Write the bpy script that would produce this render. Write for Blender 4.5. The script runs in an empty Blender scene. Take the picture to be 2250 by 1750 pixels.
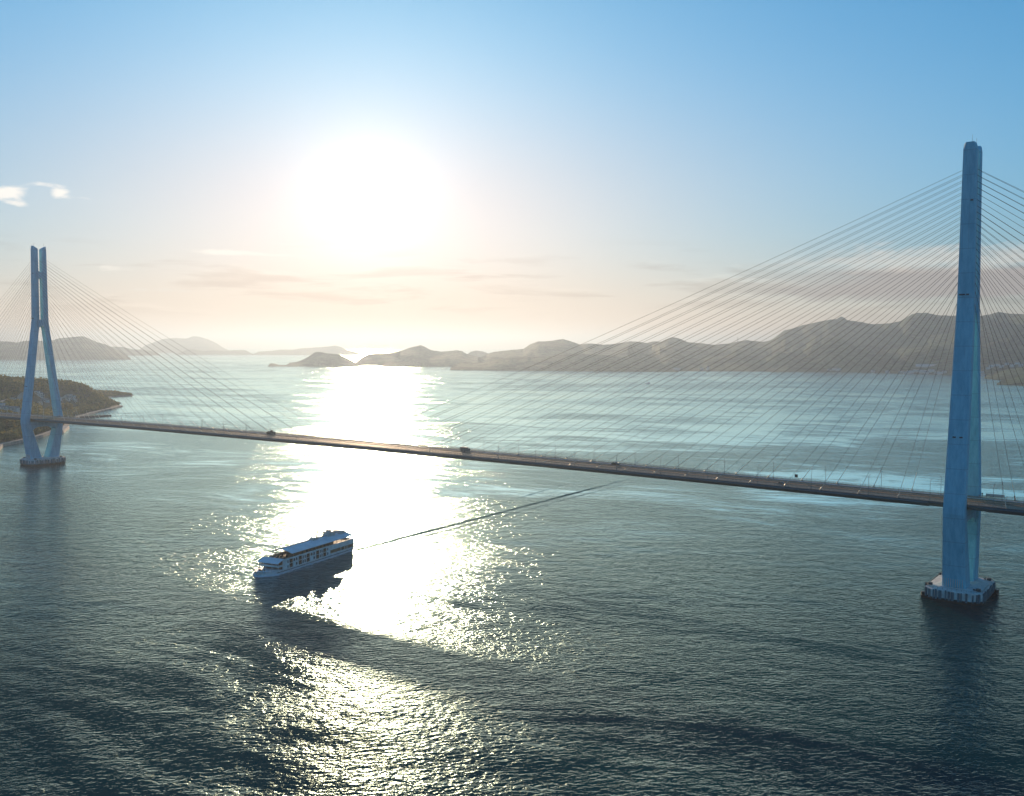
import bpy, math, random
import numpy as np
from mathutils import Vector, Matrix, noise as mnoise

random.seed(7)
RNG = np.random.default_rng(11)
SC = bpy.context.scene
COL = SC.collection
R = math.radians
PI = math.pi

# ------------------------------------------------------------------ camera
FPX, PITCH, ROLL, CAMH = 2144.8, 0.0536857, 0.00409710, 125.387
PW, PH = 2250.0, 1750.0
CX, CY = 1125.0, 875.0
SUN_EL, SUN_AZ = R(8.25), R(-8.22)      # azimuth measured from +Y towards +X


def ray(u, v):
    """unit-depth direction of a photo pixel, used once to survey real places on the water and the hills"""
    X = (u - CX) / FPX
    U = -(v - CY) / FPX
    x = X * math.cos(ROLL) - U * math.sin(ROLL)
    w = X * math.sin(ROLL) + U * math.cos(ROLL)
    c, s = math.cos(PITCH), math.sin(PITCH)
    return (x, c + w * s, -s + w * c)


def ground(u, v, z=0.0):
    d = ray(u, v)
    t = (z - CAMH) / d[2]
    return (d[0] * t, d[1] * t)


cam_data = bpy.data.cameras.new('camera')
cam = bpy.data.objects.new('camera', cam_data)
COL.objects.link(cam)
cam_data.sensor_fit = 'HORIZONTAL'
cam_data.sensor_width = 36.0
cam_data.lens = FPX / PW * 36.0
cam_data.clip_start = 1.0
cam_data.clip_end = 200000.0
fwd = Vector((0, math.cos(PITCH), -math.sin(PITCH)))
up0 = Vector((0, math.sin(PITCH), math.cos(PITCH)))
rt0 = Vector((1, 0, 0))
rt = rt0 * math.cos(ROLL) + up0 * math.sin(ROLL)
up = -rt0 * math.sin(ROLL) + up0 * math.cos(ROLL)
cam.matrix_world = Matrix(((rt.x, up.x, -fwd.x, 0), (rt.y, up.y, -fwd.y, 0), (rt.z, up.z, -fwd.z, CAMH), (0, 0, 0, 1)))
SC.camera = cam

# ------------------------------------------------------------------ node helpers


class NT:
    def __init__(self, tree):
        self.t = tree
        self.n = tree.nodes
        self.l = tree.links

    def node(self, typ, **kw):
        nd = self.n.new(typ)
        for k, v in kw.items():
            setattr(nd, k, v)
        return nd

    def put(self, sock, val):
        if val is None:
            return
        if hasattr(val, 'is_linked'):
            self.l.new(val, sock)
        else:
            sock.default_value = val

    def math(self, op, a, b=None, c=None, clamp=False):
        nd = self.node('ShaderNodeMath', operation=op, use_clamp=clamp)
        for i, v in enumerate((a, b, c)):
            self.put(nd.inputs[i], v)
        return nd.outputs[0]

    def vmath(self, op, a, b=None, scale=None):
        nd = self.node('ShaderNodeVectorMath', operation=op)
        self.put(nd.inputs[0], a)
        if b is not None:
            self.put(nd.inputs[1], b)
        if scale is not None:
            self.put(nd.inputs['Scale'], scale)
        return nd.outputs['Value'] if op in ('DOT_PRODUCT', 'LENGTH', 'DISTANCE') else nd.outputs[0]

    def xyz(self, x=0.0, y=0.0, z=0.0):
        nd = self.node('ShaderNodeCombineXYZ')
        for i, v in enumerate((x, y, z)):
            self.put(nd.inputs[i], v)
        return nd.outputs[0]

    def sep(self, v):
        nd = self.node('ShaderNodeSeparateXYZ')
        self.put(nd.inputs[0], v)
        return nd.outputs

    def noise(self, vec, scale=1.0, detail=2.0, rough=0.5, distort=0.0):
        nd = self.node('ShaderNodeTexNoise')
        self.put(nd.inputs['Vector'], vec)
        nd.inputs['Scale'].default_value = scale
        nd.inputs['Detail'].default_value = detail
        nd.inputs['Roughness'].default_value = rough
        nd.inputs['Distortion'].default_value = distort
        return nd.outputs['Fac'], nd.outputs['Color']

    def step(self, v, lo, hi, a=0.0, b=1.0, smooth=True):
        nd = self.node('ShaderNodeMapRange')
        nd.interpolation_type = 'SMOOTHSTEP' if smooth else 'LINEAR'
        nd.clamp = True
        self.put(nd.inputs[0], v)
        nd.inputs[1].default_value = lo
        nd.inputs[2].default_value = hi
        nd.inputs[3].default_value = a
        nd.inputs[4].default_value = b
        return nd.outputs[0]

    def mix(self, fac, a, b, blend='MIX'):
        nd = self.node('ShaderNodeMix', data_type='RGBA', blend_type=blend)
        self.put(nd.inputs[0], fac)
        self.put(nd.inputs[6], a if hasattr(a, 'is_linked') else (*a, 1.0))
        self.put(nd.inputs[7], b if hasattr(b, 'is_linked') else (*b, 1.0))
        return nd.outputs[2]


MATS = {}


def mat(name, col, rough=0.6, metal=0.0, var=0.25, scale=0.4, bump=0.0, bscale=None, spec=0.5, second=None, coords='Object'):
    """procedural Principled material: base colour broken up by two noise octaves, optional bump"""
    if name in MATS:
        return MATS[name]
    m = bpy.data.materials.new(name)
    m.use_nodes = True
    t = NT(m.node_tree)
    b = t.n['Principled BSDF']
    tc = t.node('ShaderNodeTexCoord')
    v = tc.outputs[coords]
    f, _ = t.noise(v, scale, 4.0, 0.62)
    f2 = t.step(f, 0.3, 0.7)
    dark = tuple(c * (1 - var) for c in col)
    lite = second if second else tuple(min(1.0, c * (1 + var)) for c in col)
    t.l.new(t.mix(f2, dark, lite), b.inputs['Base Color'])
    b.inputs['Roughness'].default_value = rough
    b.inputs['Metallic'].default_value = metal
    b.inputs['Specular IOR Level'].default_value = spec
    if bump:
        g, _ = t.noise(v, bscale or scale * 6, 3.0, 0.6)
        bn = t.node('ShaderNodeBump')
        bn.inputs['Strength'].default_value = bump
        bn.inputs['Distance'].default_value = 0.3
        t.l.new(g, bn.inputs['Height'])
        t.l.new(bn.outputs[0], b.inputs['Normal'])
    MATS[name] = m
    return m


# ------------------------------------------------------------------ mesh helpers
class MB:
    def __init__(self):
        self.v, self.f, self.m = [], [], []

    def add(self, vs, fs, mi=0):
        o = len(self.v)
        self.v.extend([tuple(p) for p in vs])
        self.f.extend([tuple(i + o for i in f) for f in fs])
        self.m.extend([mi] * len(fs))
        return self

    def box(self, x0, x1, y0, y1, z0, z1, mi=0):
        vs = [(x, y, z) for z in (z0, z1) for y in (y0, y1) for x in (x0, x1)]
        return self.add(vs, [(0, 2, 3, 1), (4, 5, 7, 6), (0, 1, 5, 4), (2, 6, 7, 3), (0, 4, 6, 2), (1, 3, 7, 5)], mi)

    def loft(self, rings, cap=True, mi=0, close=True):
        n = len(rings[0])
        vs = [p for r in rings for p in r]
        fs = []
        for k in range(len(rings) - 1):
            for i in range(n if close else n - 1):
                j = (i + 1) % n
                fs.append((k * n + i, k * n + j, (k + 1) * n + j, (k + 1) * n + i))
        if cap:
            fs.append(tuple(reversed(range(n))))
            fs.append(tuple((len(rings) - 1) * n + i for i in range(n)))
        return self.add(vs, fs, mi)

    def tube(self, pts, r, n=6, mi=0, r2=None):
        rings = []
        P = [Vector(p) for p in pts]
        for i, p in enumerate(P):
            d = (P[min(i + 1, len(P) - 1)] - P[max(i - 1, 0)]).normalized()
            a = d.orthogonal().normalized() if abs(d.z) > 0.95 else Vector((0, 0, 1)).cross(d).normalized()
            b = d.cross(a)
            rr = r if r2 is None else r + (r2 - r) * i / (len(P) - 1)
            rings.append([p + (a * math.cos(2 * PI * k / n) + b * math.sin(2 * PI * k / n)) * rr for k in range(n)])
        return self.loft(rings, True, mi)

    def prism(self, poly, axis, t0, t1, mi=0):
        """polygon in the other two axes extruded along `axis` ('x','y' or 'z')"""
        def P(a, b, t):
            return {'x': (t, a, b), 'y': (a, t, b), 'z': (a, b, t)}[axis]
        return self.loft([[P(a, b, t0) for a, b in poly], [P(a, b, t1) for a, b in poly]], True, mi)

    def build(self, name, mats, parent=None, smooth=False, fix=True):
        me = bpy.data.meshes.new(name)
        me.from_pydata(self.v, [], self.f)
        if not isinstance(mats, (list, tuple)):
            mats = [mats]
        for m in mats:
            me.materials.append(m)
        me.polygons.foreach_set('material_index', self.m)
        if fix:
            import bmesh
            bm = bmesh.new()
            bm.from_mesh(me)
            bmesh.ops.recalc_face_normals(bm, faces=bm.faces)
            bm.to_mesh(me)
            bm.free()
        if smooth:
            me.polygons.foreach_set('use_smooth', [True] * len(me.polygons))
        me.update()
        o = bpy.data.objects.new(name, me)
        COL.objects.link(o)
        if parent:
            o.parent = parent
        return o


def tag(o, label=None, cat=None, group=None, kind=None):
    if label:
        o['label'] = label
    if cat:
        o['category'] = cat
    if group:
        o['group'] = group
    if kind:
        o['kind'] = kind
    return o


def empty(name, loc=(0, 0, 0), rz=0.0, parent=None):
    o = bpy.data.objects.new(name, None)
    COL.objects.link(o)
    o.location = loc
    o.rotation_euler = (0, 0, rz)
    o.empty_display_size = 1.0
    if parent:
        o.parent = parent
    return o


def copy_tree(o, parent=None):
    c = o.copy()
    COL.objects.link(c)
    if parent:
        c.parent = parent
    for ch in list(o.children):
        copy_tree(ch, c)
    return c


def fbm(x, y, z=0.0, oct=4):
    s, a, f = 0.0, 0.5, 1.0
    for _ in range(oct):
        s += a * mnoise.noise(Vector((x * f, y * f, z + 7.3 * f)))
        a *= 0.5
        f *= 2.03
    return s


# ------------------------------------------------------------------ render, view
SC.render.engine = 'CYCLES'
SC.view_settings.view_transform = 'Standard'
SC.view_settings.look = 'None'
SC.view_settings.exposure = 0.12
SC.view_settings.gamma = 1.0
SC.cycles.max_bounces = 6
SC.cycles.diffuse_bounces = 2
SC.cycles.glossy_bounces = 3
SC.cycles.transmission_bounces = 2
SC.cycles.volume_bounces = 0
SC.cycles.transparent_max_bounces = 6
SC.cycles.caustics_reflective = False
SC.cycles.caustics_refractive = False
SC.cycles.sample_clamp_direct = 0.0
SC.cycles.sample_clamp_indirect = 4.0

# ------------------------------------------------------------------ sky and sun
SUNDIR = Vector((math.sin(SUN_AZ) * math.cos(SUN_EL), math.cos(SUN_AZ) * math.cos(SUN_EL), math.sin(SUN_EL)))
W = bpy.data.worlds.new('World')
SC.world = W
W.use_nodes = True
t = NT(W.node_tree)
bg = t.n['Background']
sky = t.node('ShaderNodeTexSky', sky_type='NISHITA', sun_disc=False)
sky.sun_elevation = SUN_EL
sky.sun_rotation = SUN_AZ
sky.altitude = 100
sky.air_density = 1.0
sky.dust_density = 0.3
sky.ozone_density = 6.0
SKY_STR = 0.15
tc = t.node('ShaderNodeTexCoord')
D = t.vmath('NORMALIZE', tc.outputs['Generated'])
dx, dy, dz = t.sep(D)
az = t.math('MULTIPLY', t.math('ARCTAN2', dx, dy), 180 / PI)          # degrees right of +Y
el = t.math('MULTIPLY', t.math('ARCSINE', dz), 180 / PI)
cosang = t.math('MINIMUM', t.vmath('DOT_PRODUCT', D, tuple(SUNDIR)), 1.0)
ang = t.math('MULTIPLY', t.math('ARCCOSINE', cosang), 180 / PI)       # degrees from the sun


def lobe(width, power=1.0):
    q = t.math('POWER', t.math('DIVIDE', ang, width), power)
    return t.math('EXPONENT', t.math('MULTIPLY', q, -1.0))


# aureole of the hazy air round the sun, flattened towards the horizon where the haze lies
lowair = t.math('EXPONENT', t.math('MULTIPLY', t.math('POWER', t.math('DIVIDE', t.math('MAXIMUM', t.math('SUBTRACT', el, 7.0), 0.0), 8.0), 2.0), -1.0))
warm1 = t.math('MULTIPLY', lobe(24.0, 1.7), lowair)
warm2 = t.math('MULTIPLY', t.math('EXPONENT', t.math('MULTIPLY', t.math('POWER', t.math('DIVIDE', t.math('MAXIMUM', el, 0.0), 6.5), 1.5), -1.0)), 0.85)
warm = t.math('SUBTRACT', 1.0, t.math('MULTIPLY', t.math('SUBTRACT', 1.0, warm1), t.math('SUBTRACT', 1.0, warm2)))
skycol = t.vmath('MULTIPLY', sky.outputs[0], t.mix(warm, (0.70, 1.04, 0.93), (0.71, 0.445, 0.37)))
for w_, p_, col_, low in ((2.4, 1.25, (5.2, 5.0, 4.7), 0), (7.5, 1.3, (1.5, 1.35, 1.2), 0), (40.0, 2.0, (0.12, 0.20, 0.10), 0), (25.0, 1.7, (1.75, 1.2, 0.85), 1)):
    k_ = lobe(w_, p_)
    if low:
        k_ = t.math('MULTIPLY', k_, lowair)
    skycol = t.vmath('ADD', skycol, t.vmath('SCALE', col_, scale=k_))

# cream band of thick air low over the horizon
band0 = t.math('EXPONENT', t.math('MULTIPLY', t.math('POWER', t.math('DIVIDE', el, 3.4), 2.0), -1.0))
skycol = t.vmath('ADD', skycol, t.vmath('SCALE', (2.5, 1.55, 1.4), scale=t.math('MULTIPLY', band0, lobe(42.0, 2.0))))
# clouds: a low streaky bank, thin bands and a few puffs
cvec = t.xyz(t.math('MULTIPLY', az, 0.11), t.math('MULTIPLY', el, 0.95), 0.0)
n1, _ = t.noise(cvec, 1.0, 5.0, 0.55, 0.35)
cvec2 = t.xyz(t.math('MULTIPLY', az, 0.55), t.math('MULTIPLY', el, 1.5), 3.7)
n2, _ = t.noise(cvec2, 1.0, 6.0, 0.62, 0.3)


def blob(a0, e0, wa, we):
    qa = t.math('POWER', t.math('DIVIDE', t.math('SUBTRACT', az, a0), wa), 2.0)
    qe = t.math('POWER', t.math('DIVIDE', t.math('SUBTRACT', el, e0), we), 2.0)
    return t.math('EXPONENT', t.math('MULTIPLY', t.math('ADD', qa, qe), -1.0))


# thin low bands all round, 1.5 to 6 degrees up
env = t.math('MULTIPLY', t.step(el, 1.2, 2.4), t.step(el, 3.6, 6.5, 1.0, 0.0))
band = t.math('MULTIPLY', t.step(n1, 0.49, 0.63), env)
skycol = t.mix(t.math('MULTIPLY', band, 0.75), skycol, t.vmath('MULTIPLY', skycol, (0.74, 0.68, 0.66)))
# pale edges above the bands
n1b, _ = t.noise(t.vmath('ADD', cvec, (0.0, -0.28, 0.0)), 1.0, 5.0, 0.55, 0.35)
edge = t.math('MULTIPLY', t.step(n1b, 0.54, 0.66), env)
skycol = t.mix(t.math('MULTIPLY', edge, 0.5), skycol, t.vmath('ADD', skycol, (1.2, 1.05, 0.8)))
# the grey bank beyond the right-hand hills
bank_shape = t.math('MULTIPLY', t.step(t.math('ADD', az, t.math('MULTIPLY', n1, 8.0)), 16.0, 24.0),
                    t.math('MULTIPLY', t.step(t.math('ADD', el, t.math('MULTIPLY', n2, 1.2)), 3.0, 3.5),
                           t.step(t.math('ADD', el, t.math('MULTIPLY', n1, 1.6)), 4.6, 5.3, 1.0, 0.0)))
bank_top = t.math('MULTIPLY', t.step(t.math('ADD', az, t.math('MULTIPLY', n1, 8.0)), 17.0, 26.0),
                  t.math('MULTIPLY', t.step(t.math('ADD', el, t.math('MULTIPLY', n2, 1.6)), 4.6, 5.4),
                         t.step(t.math('ADD', el, t.math('MULTIPLY', n2, 2.4)), 5.8, 6.9, 1.0, 0.0)))
# puffs
puffs = None
for a0, e0, wa, we, amp in ((-27.2, 7.75, 1.1, 0.34, 1.0), (-26.6, 7.2, 0.6, 0.18, .65), (-24.7, 7.85, 0.6, 0.38, 1.0),
                            (-25.6, 8.3, 0.8, 0.16, .55), (-23.4, 7.7, 0.75, 0.14, .6), (-16.6, 5.15, 1.7, 0.20, .9),
                            (-13.0, 5.05, 2.6, 0.13, .7), (-22.0, 4.05, 1.1, 0.22, .6), (-18.5, 3.95, .9, .12, .35),
                            (-20.3, 2.95, 2.6, 0.20, .5)):
    b_ = t.math('MULTIPLY', blob(a0, e0, wa, we), amp)
    puffs = b_ if puffs is None else t.math('ADD', puffs, b_)
pn = t.step(t.math('ADD', puffs, t.math('MULTIPLY', t.math('SUBTRACT', n2, 0.5), 1.5)), 0.28, 0.85)
pn = t.math('MULTIPLY', pn, t.step(puffs, 0.03, 0.25))
CLOUD_NODES = (bank_shape, bank_top, pn)
skycol = t.mix(t.math('MULTIPLY', bank_shape, 0.9), skycol, (2.25, 1.95, 1.85))
skycol = t.mix(t.math('MULTIPLY', bank_top, 0.4), skycol, (6.4, 5.4, 4.5))
skycol = t.mix(t.math('MULTIPLY', pn, 0.8), skycol, (7.6, 7.0, 6.2))
near_low = t.math('MULTIPLY', lobe(21.0, 2.0), t.math('EXPONENT', t.math('MULTIPLY', t.math('POWER', t.math('DIVIDE', el, 4.2), 2.0), -1.0)))
skycol = t.vmath('SCALE', skycol, scale=t.math('MULTIPLY_ADD', near_low, -0.85, 1.0))
# soft shoulder, as bright hazy air saturates
lum = t.vmath('ADD', (1.0, 1.0, 1.0), t.vmath('SCALE', skycol, scale=0.35 * SKY_STR))
skycol = t.vmath('SCALE', t.vmath('DIVIDE', skycol, lum), scale=1.32)
t.l.new(skycol, bg.inputs['Color'])
bg.inputs['Strength'].default_value = SKY_STR

sl = bpy.data.lights.new('sun', 'SUN')
sl.energy = 4.2
sl.angle = R(0.5)
sl.color = (1.0, 0.73, 0.48)
so = bpy.data.objects.new('sun', sl)
COL.objects.link(so)
so.rotation_euler = SUNDIR.to_track_quat('Z', 'Y').to_euler()
so.location = (-300, 600, 500)

# ------------------------------------------------------------------ haze
hm = bpy.data.materials.new('haze_air')
hm.use_nodes = True
h = NT(hm.node_tree)
h.n.remove(h.n['Principled BSDF'])
pv = h.node('ShaderNodeVolumePrincipled')
pv.inputs['Color'].default_value = (0.40, 0.50, 0.615, 1)
pv.inputs['Density'].default_value = 1.0e-4
pv.inputs['Anisotropy'].default_value = 0.60
h.l.new(pv.outputs[0], h.n['Material Output'].inputs['Volume'])
FAR = 36000.0
hz = MB().box(-FAR - 500, FAR + 500, -1500, FAR + 500, -31.0, 410).build('haze', hm)
tag(hz, kind='stuff')

# ------------------------------------------------------------------ water
SHIP_AFT = Vector((0.42989, 0.90288))
SHIP_BOW = Vector((-137.3, 521.2))


def water_material():
    m = bpy.data.materials.new('sea_water')
    m.use_nodes = True
    t = NT(m.node_tree)
    b = t.n['Principled BSDF']
    geo = t.node('ShaderNodeNewGeometry')
    P = geo.outputs['Position']
    px, py, _z = t.sep(P)
    P2 = t.xyz(px, py, 0.0)
    # currents: long streaks of smooth and ruffled water, folded by a slow warp
    _, wcol = t.noise(P2, 1 / 420.0, 2.0, 0.5)
    warp = t.vmath('SCALE', t.vmath('SUBTRACT', wcol, (0.5, 0.5, 0.5)), scale=210.0)
    Q = t.vmath('ADD', P2, warp)
    qx, qy, _ = t.sep(Q)
    ca, sa = math.cos(R(-20)), math.sin(R(-20))
    u = t.math('ADD', t.math('MULTIPLY', qx, ca), t.math('MULTIPLY', qy, sa))
    v = t.math('SUBTRACT', t.math('MULTIPLY', qy, ca), t.math('MULTIPLY', qx, sa))
    n1, _ = t.noise(t.xyz(t.math('DIVIDE', u, 330.0), t.math('DIVIDE', v, 170.0), 0.0), 1.0, 8.0, 0.68, 0.8)
    n3, _ = t.noise(t.xyz(t.math('DIVIDE', u, 95.0), t.math('DIVIDE', v, 17.0), 9.0), 1.0, 5.0, 0.6, 0.9)
    n2, _ = t.noise(t.xyz(t.math('DIVIDE', u, 1300.0), t.math('DIVIDE', v, 700.0), 4.0), 1.0, 3.0, 0.5, 0.2)
    cur = t.math('ADD', t.math('MULTIPLY', t.math('SUBTRACT', n1, 0.5), 1.0), t.math('MULTIPLY', t.math('SUBTRACT', n2, 0.5), 0.5))
    cur = t.math('ADD', cur, t.math('MULTIPLY', t.math('SUBTRACT', n3, 0.5), 0.60))
    ruff = t.step(cur, -0.15, 0.13, 0.0, 1.0)
    # the lee beyond the bridge is calmer, with glassy slicks; this side of it the chop is even
    lee = t.step(t.math('ADD', py, t.math('MULTIPLY', t.math('SUBTRACT', n2, 0.5), 350.0)), 320.0, 850.0)
    lo = t.math('MULTIPLY_ADD', lee, -0.36, 0.40)
    hi = t.math('MULTIPLY_ADD', lee, -0.62, 1.70)
    ruff = t.math('MULTIPLY_ADD', ruff, t.math('SUBTRACT', hi, lo), lo)
    # wind waves: true gradients of a height field, so that far water keeps its spread of slopes
    def height(off):
        A = t.vmath('ADD', P2, off)
        # crests lie across the wind; stretch them sideways
        ax, ay, _ = t.sep(A)
        c1, s1 = math.cos(R(9)), math.sin(R(9))
        a_ = t.math('ADD', t.math('MULTIPLY', ax, c1), t.math('MULTIPLY', ay, s1))
        b_ = t.math('SUBTRACT', t.math('MULTIPLY', ay, c1), t.math('MULTIPLY', ax, s1))
        k1, _ = t.noise(t.xyz(t.math('DIVIDE', a_, 2.7), t.math('DIVIDE', b_, 1.7), 1.0), 1.0, 3.0, 0.55, 0.35)
        k2, _ = t.noise(t.xyz(t.math('DIVIDE', ax, 11.0), t.math('DIVIDE', ay, 9.0), 7.0), 1.0, 2.0, 0.5, 0.2)
        return t.math('MULTIPLY_ADD', k2, 1.5, k1)
    E_ = 0.10
    h0 = height((0, 0, 0))
    hx = height((E_, 0, 0))
    hy = height((0, E_, 0))
    AMP = WAVE_AMP
    gx = t.math('MULTIPLY', t.math('DIVIDE', t.math('SUBTRACT', hx, h0), E_), AMP)
    gy = t.math('MULTIPLY', t.math('DIVIDE', t.math('SUBTRACT', hy, h0), E_), AMP)
    gx = t.math('MULTIPLY', gx, ruff)
    gy = t.math('MULTIPLY', gy, ruff)
    # wake arms of the ship
    st = SHIP_BOW + SHIP_AFT * 78
    for (p0, p1, amp, wid, lam) in (((-97, 588), (108, 912), 0.65, 2.0, 0), ((-88, 588), (110, 893), 0.20, 1.5, 0), ((-104, 588), (62, 905), 0.16, 1.6, 0),
                                    ((-60, 470), (-99, 575), 0.0, 3.0, 5.0)):
        if amp == 0:
            continue
        d = (Vector(p1) - Vector(p0))
        L = d.length
        d /= L
        nrm = Vector((-d.y, d.x))
        tt = t.math('ADD', t.math('ADD', t.math('MULTIPLY', px, d.x), t.math('MULTIPLY', py, d.y)), -(p0[0] * d.x + p0[1] * d.y))
        wob = t.math('MULTIPLY', t.math('SUBTRACT', n1, 0.5), 2.5)
        dd = t.math('ADD', t.math('ADD', t.math('MULTIPLY', px, nrm.x), t.math('MULTIPLY', py, nrm.y)), -(p0[0] * nrm.x + p0[1] * nrm.y))
        dd = t.math('ADD', dd, wob)
        g = t.math('EXPONENT', t.math('MULTIPLY', t.math('POWER', t.math('ABSOLUTE', t.math('DIVIDE', dd, wid)), 2.0), -1.0))
        g = t.math('MULTIPLY', g, t.math('MULTIPLY', t.step(tt, -4, 6), t.step(tt, L * 0.75, L * 1.15, 1.0, 0.0)))
        s = t.math('MULTIPLY', t.math('MULTIPLY', t.step(n3, 0.30, 0.55, 0.35, 1.0), g), amp)
        gx = t.math('ADD', gx, t.math('MULTIPLY', s, nrm.x))
        gy = t.math('ADD', gy, t.math('MULTIPLY', s, nrm.y))
    N = t.vmath('NORMALIZE', t.xyz(t.math('MULTIPLY', gx, -1.0), t.math('MULTIPLY', gy, -1.0), 1.0))
    t.n.remove(b)
    fr = t.node('ShaderNodeFresnel')
    fr.inputs['IOR'].default_value = 1.333
    t.l.new(N, fr.inputs['Normal'])
    body = t.node('ShaderNodeBsdfDiffuse')
    t.l.new(t.mix(t.step(n2, 0.35, 0.65), (0.0008, 0.042, 0.050), (0.0012, 0.060, 0.064)), body.inputs['Color'])
    gl = t.node('ShaderNodeBsdfGlossy', distribution='BECKMANN')
    gl.inputs['Color'].default_value = (0.74, 0.98, 0.94, 1)
    gl.inputs['Roughness'].default_value = 0.19
    t.l.new(N, gl.inputs['Normal'])
    mx = t.node('ShaderNodeMixShader')
    t.l.new(t.step(t.math('POWER', fr.outputs[0], 1.4), 0.13, 0.29, 0.008, 1.0), mx.inputs[0])
    t.l.new(body.outputs[0], mx.inputs[1])
    t.l.new(gl.outputs[0], mx.inputs[2])
    t.l.new(mx.outputs[0], t.n['Material Output'].inputs['Surface'])
    return m


WAVE_AMP = 0.80
wm = water_material()
wat = MB()
wat.add([(-FAR, -1000, 0), (FAR, -1000, 0), (FAR, FAR, 0), (-FAR, FAR, 0)], [(0, 1, 2, 3)])
water = wat.build('water', wm)
tag(water, kind='structure')

# ------------------------------------------------------------------ far hills
def hill_mat(name, c1, c2):
    if name in MATS:
        return MATS[name]
    m = bpy.data.materials.new(name)
    m.use_nodes = True
    t = NT(m.node_tree)
    b = t.n['Principled BSDF']
    g = t.node('ShaderNodeNewGeometry')
    f, _ = t.noise(g.outputs['Position'], 1 / 160.0, 6.0, 0.68)
    f2, _ = t.noise(g.outputs['Position'], 1 / 22.0, 3.0, 0.6)
    k = t.step(t.math('ADD', t.math('MULTIPLY', f, 0.5), t.math('MULTIPLY', f2, 0.5)), 0.38, 0.60)
    t.l.new(t.mix(k, c1, c2), b.inputs['Base Color'])
    b.inputs['Roughness'].default_value = 0.9
    b.inputs['Specular IOR Level'].default_value = 0.1
    bn = t.node('ShaderNodeBump')
    bn.inputs['Strength'].default_value = 0.9
    bn.inputs['Distance'].default_value = 25.0
    t.l.new(f2, bn.inputs['Height'])
    t.l.new(bn.outputs[0], b.inputs['Normal'])
    MATS[name] = m
    return m


FOREST = hill_mat('forested_hillside', (0.006, 0.026, 0.012), (0.10, 0.17, 0.075))


def interp(pts, x):
    if x <= pts[0][0]:
        return pts[0][1]
    for (a, b), (c, d) in zip(pts, pts[1:]):
        if x <= c:
            k = (x - a) / (c - a)
            return b + (d - b) * k
    return pts[-1][1]


def hills(ridge, base, depth, name='hills', seed=0, step=4.0, crags=1.0, shape=0.85):
    """a real range: shoreline on the water, a ridge `depth` metres behind it, a back slope; ridge and base
    are surveyed as (photo column, photo row)"""
    x0, x1 = ridge[0][0], ridge[-1][0]
    n = int((x1 - x0) / step) + 1
    rows = 15
    V, F = [], []
    for i in range(n):
        u = x0 + (x1 - x0) * i / (n - 1)
        gx, gy = ground(u, interp(base, u))
        g = Vector((gx, gy))
        dirv = g.normalized()
        dist = g.length
        px_m = dist / FPX
        e = min(1.0, min(i, n - 1 - i) / 5.0)
        yr = interp(ridge, u) + fbm(u / 9.0, seed * 3.1, 1.0, 3) * 1.3 * crags
        dd = depth * (0.35 + 0.65 * e) * (1 + 0.35 * fbm(u / 60.0, seed, 5.0, 2))
        D = dist + dd
        d = ray(u, yr)
        k = D / math.hypot(d[0], d[1])
        hr = max(1.5, CAMH + d[2] * k)
        for j in range(rows + 6):
            if j <= rows:
                q = j / rows
                r = dist - 12 * (1 - q) + dd * q
                zz = hr * (q ** shape) * (1.0 - 0.10 * math.sin(PI * q))
                zz += hr * 0.62 * math.sin(PI * min(1, q)) * fbm(u * px_m / 260.0, r / 420.0, seed * 2.0, 4) * crags
                zz = min(zz, hr * (0.06 + 0.94 * q) if q > 0.5 else zz)
                if j == 0:
                    zz = -4
                elif j == 1:
                    zz = max(zz * 0.6, 1.5)
            else:
                q = (j - rows) / 6.0
                r = dist + dd + q * dd * 1.6
                zz = hr * (1 - q) ** 1.3 * (1 - 0.15 * q) - 6 * q
            V.append((dirv.x * r, dirv.y * r, zz))
    m = rows + 6
    for i in range(n - 1):
        for j in range(m - 1):
            F.append((i * m + j, (i + 1) * m + j, (i + 1) * m + j + 1, i * m + j + 1))
    mb = MB()
    mb.add(V, F)
    o = mb.build(name, FOREST, smooth=True, fix=False)
    tag(o, kind='structure')
    return o


# very far mountain, left
hills([(300, 774), (318, 760), (340, 752), (360, 745), (385, 743), (410, 744.5), (425, 739), (437, 740), (445, 742), (465, 749),
       (480, 757), (490, 764), (505, 771), (530, 776)], [(0, 775.5)], 1500, seed=1, crags=.4)
# low islands on the left horizon
hills([(385, 778), (397, 775), (410, 769), (425, 768), (438, 770), (450, 772), (470, 770), (500, 771), (520, 769.5), (540, 770),
       (549, 775), (556, 778)], [(0, 780)], 500, seed=2, crags=.4)
hills([(554, 778.5), (570, 773), (600, 771), (620, 768.5), (645, 769), (660, 766), (680, 765), (720, 762), (736, 759.5), (750, 763),
       (762, 769), (785, 775), (803, 778)], [(0, 780.5)], 700, seed=3, crags=.5)
hills([(228, 765), (245, 762), (270, 763), (290, 768), (312, 769), (335, 772), (347, 777), (352, 780)], [(0, 781.5)], 500, seed=9, crags=.5)
# left range
hills([(-160, 756), (-60, 752), (0, 750), (18, 751), (38, 753), (55, 749.5), (100, 749), (118, 748), (130, 744), (150, 742), (175, 739.5),
       (186, 740), (200, 746), (215, 753), (230, 756), (247, 764), (262, 771), (275, 780), (287, 788)], [(0, 791)], 900, seed=4, crags=.8)
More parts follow.
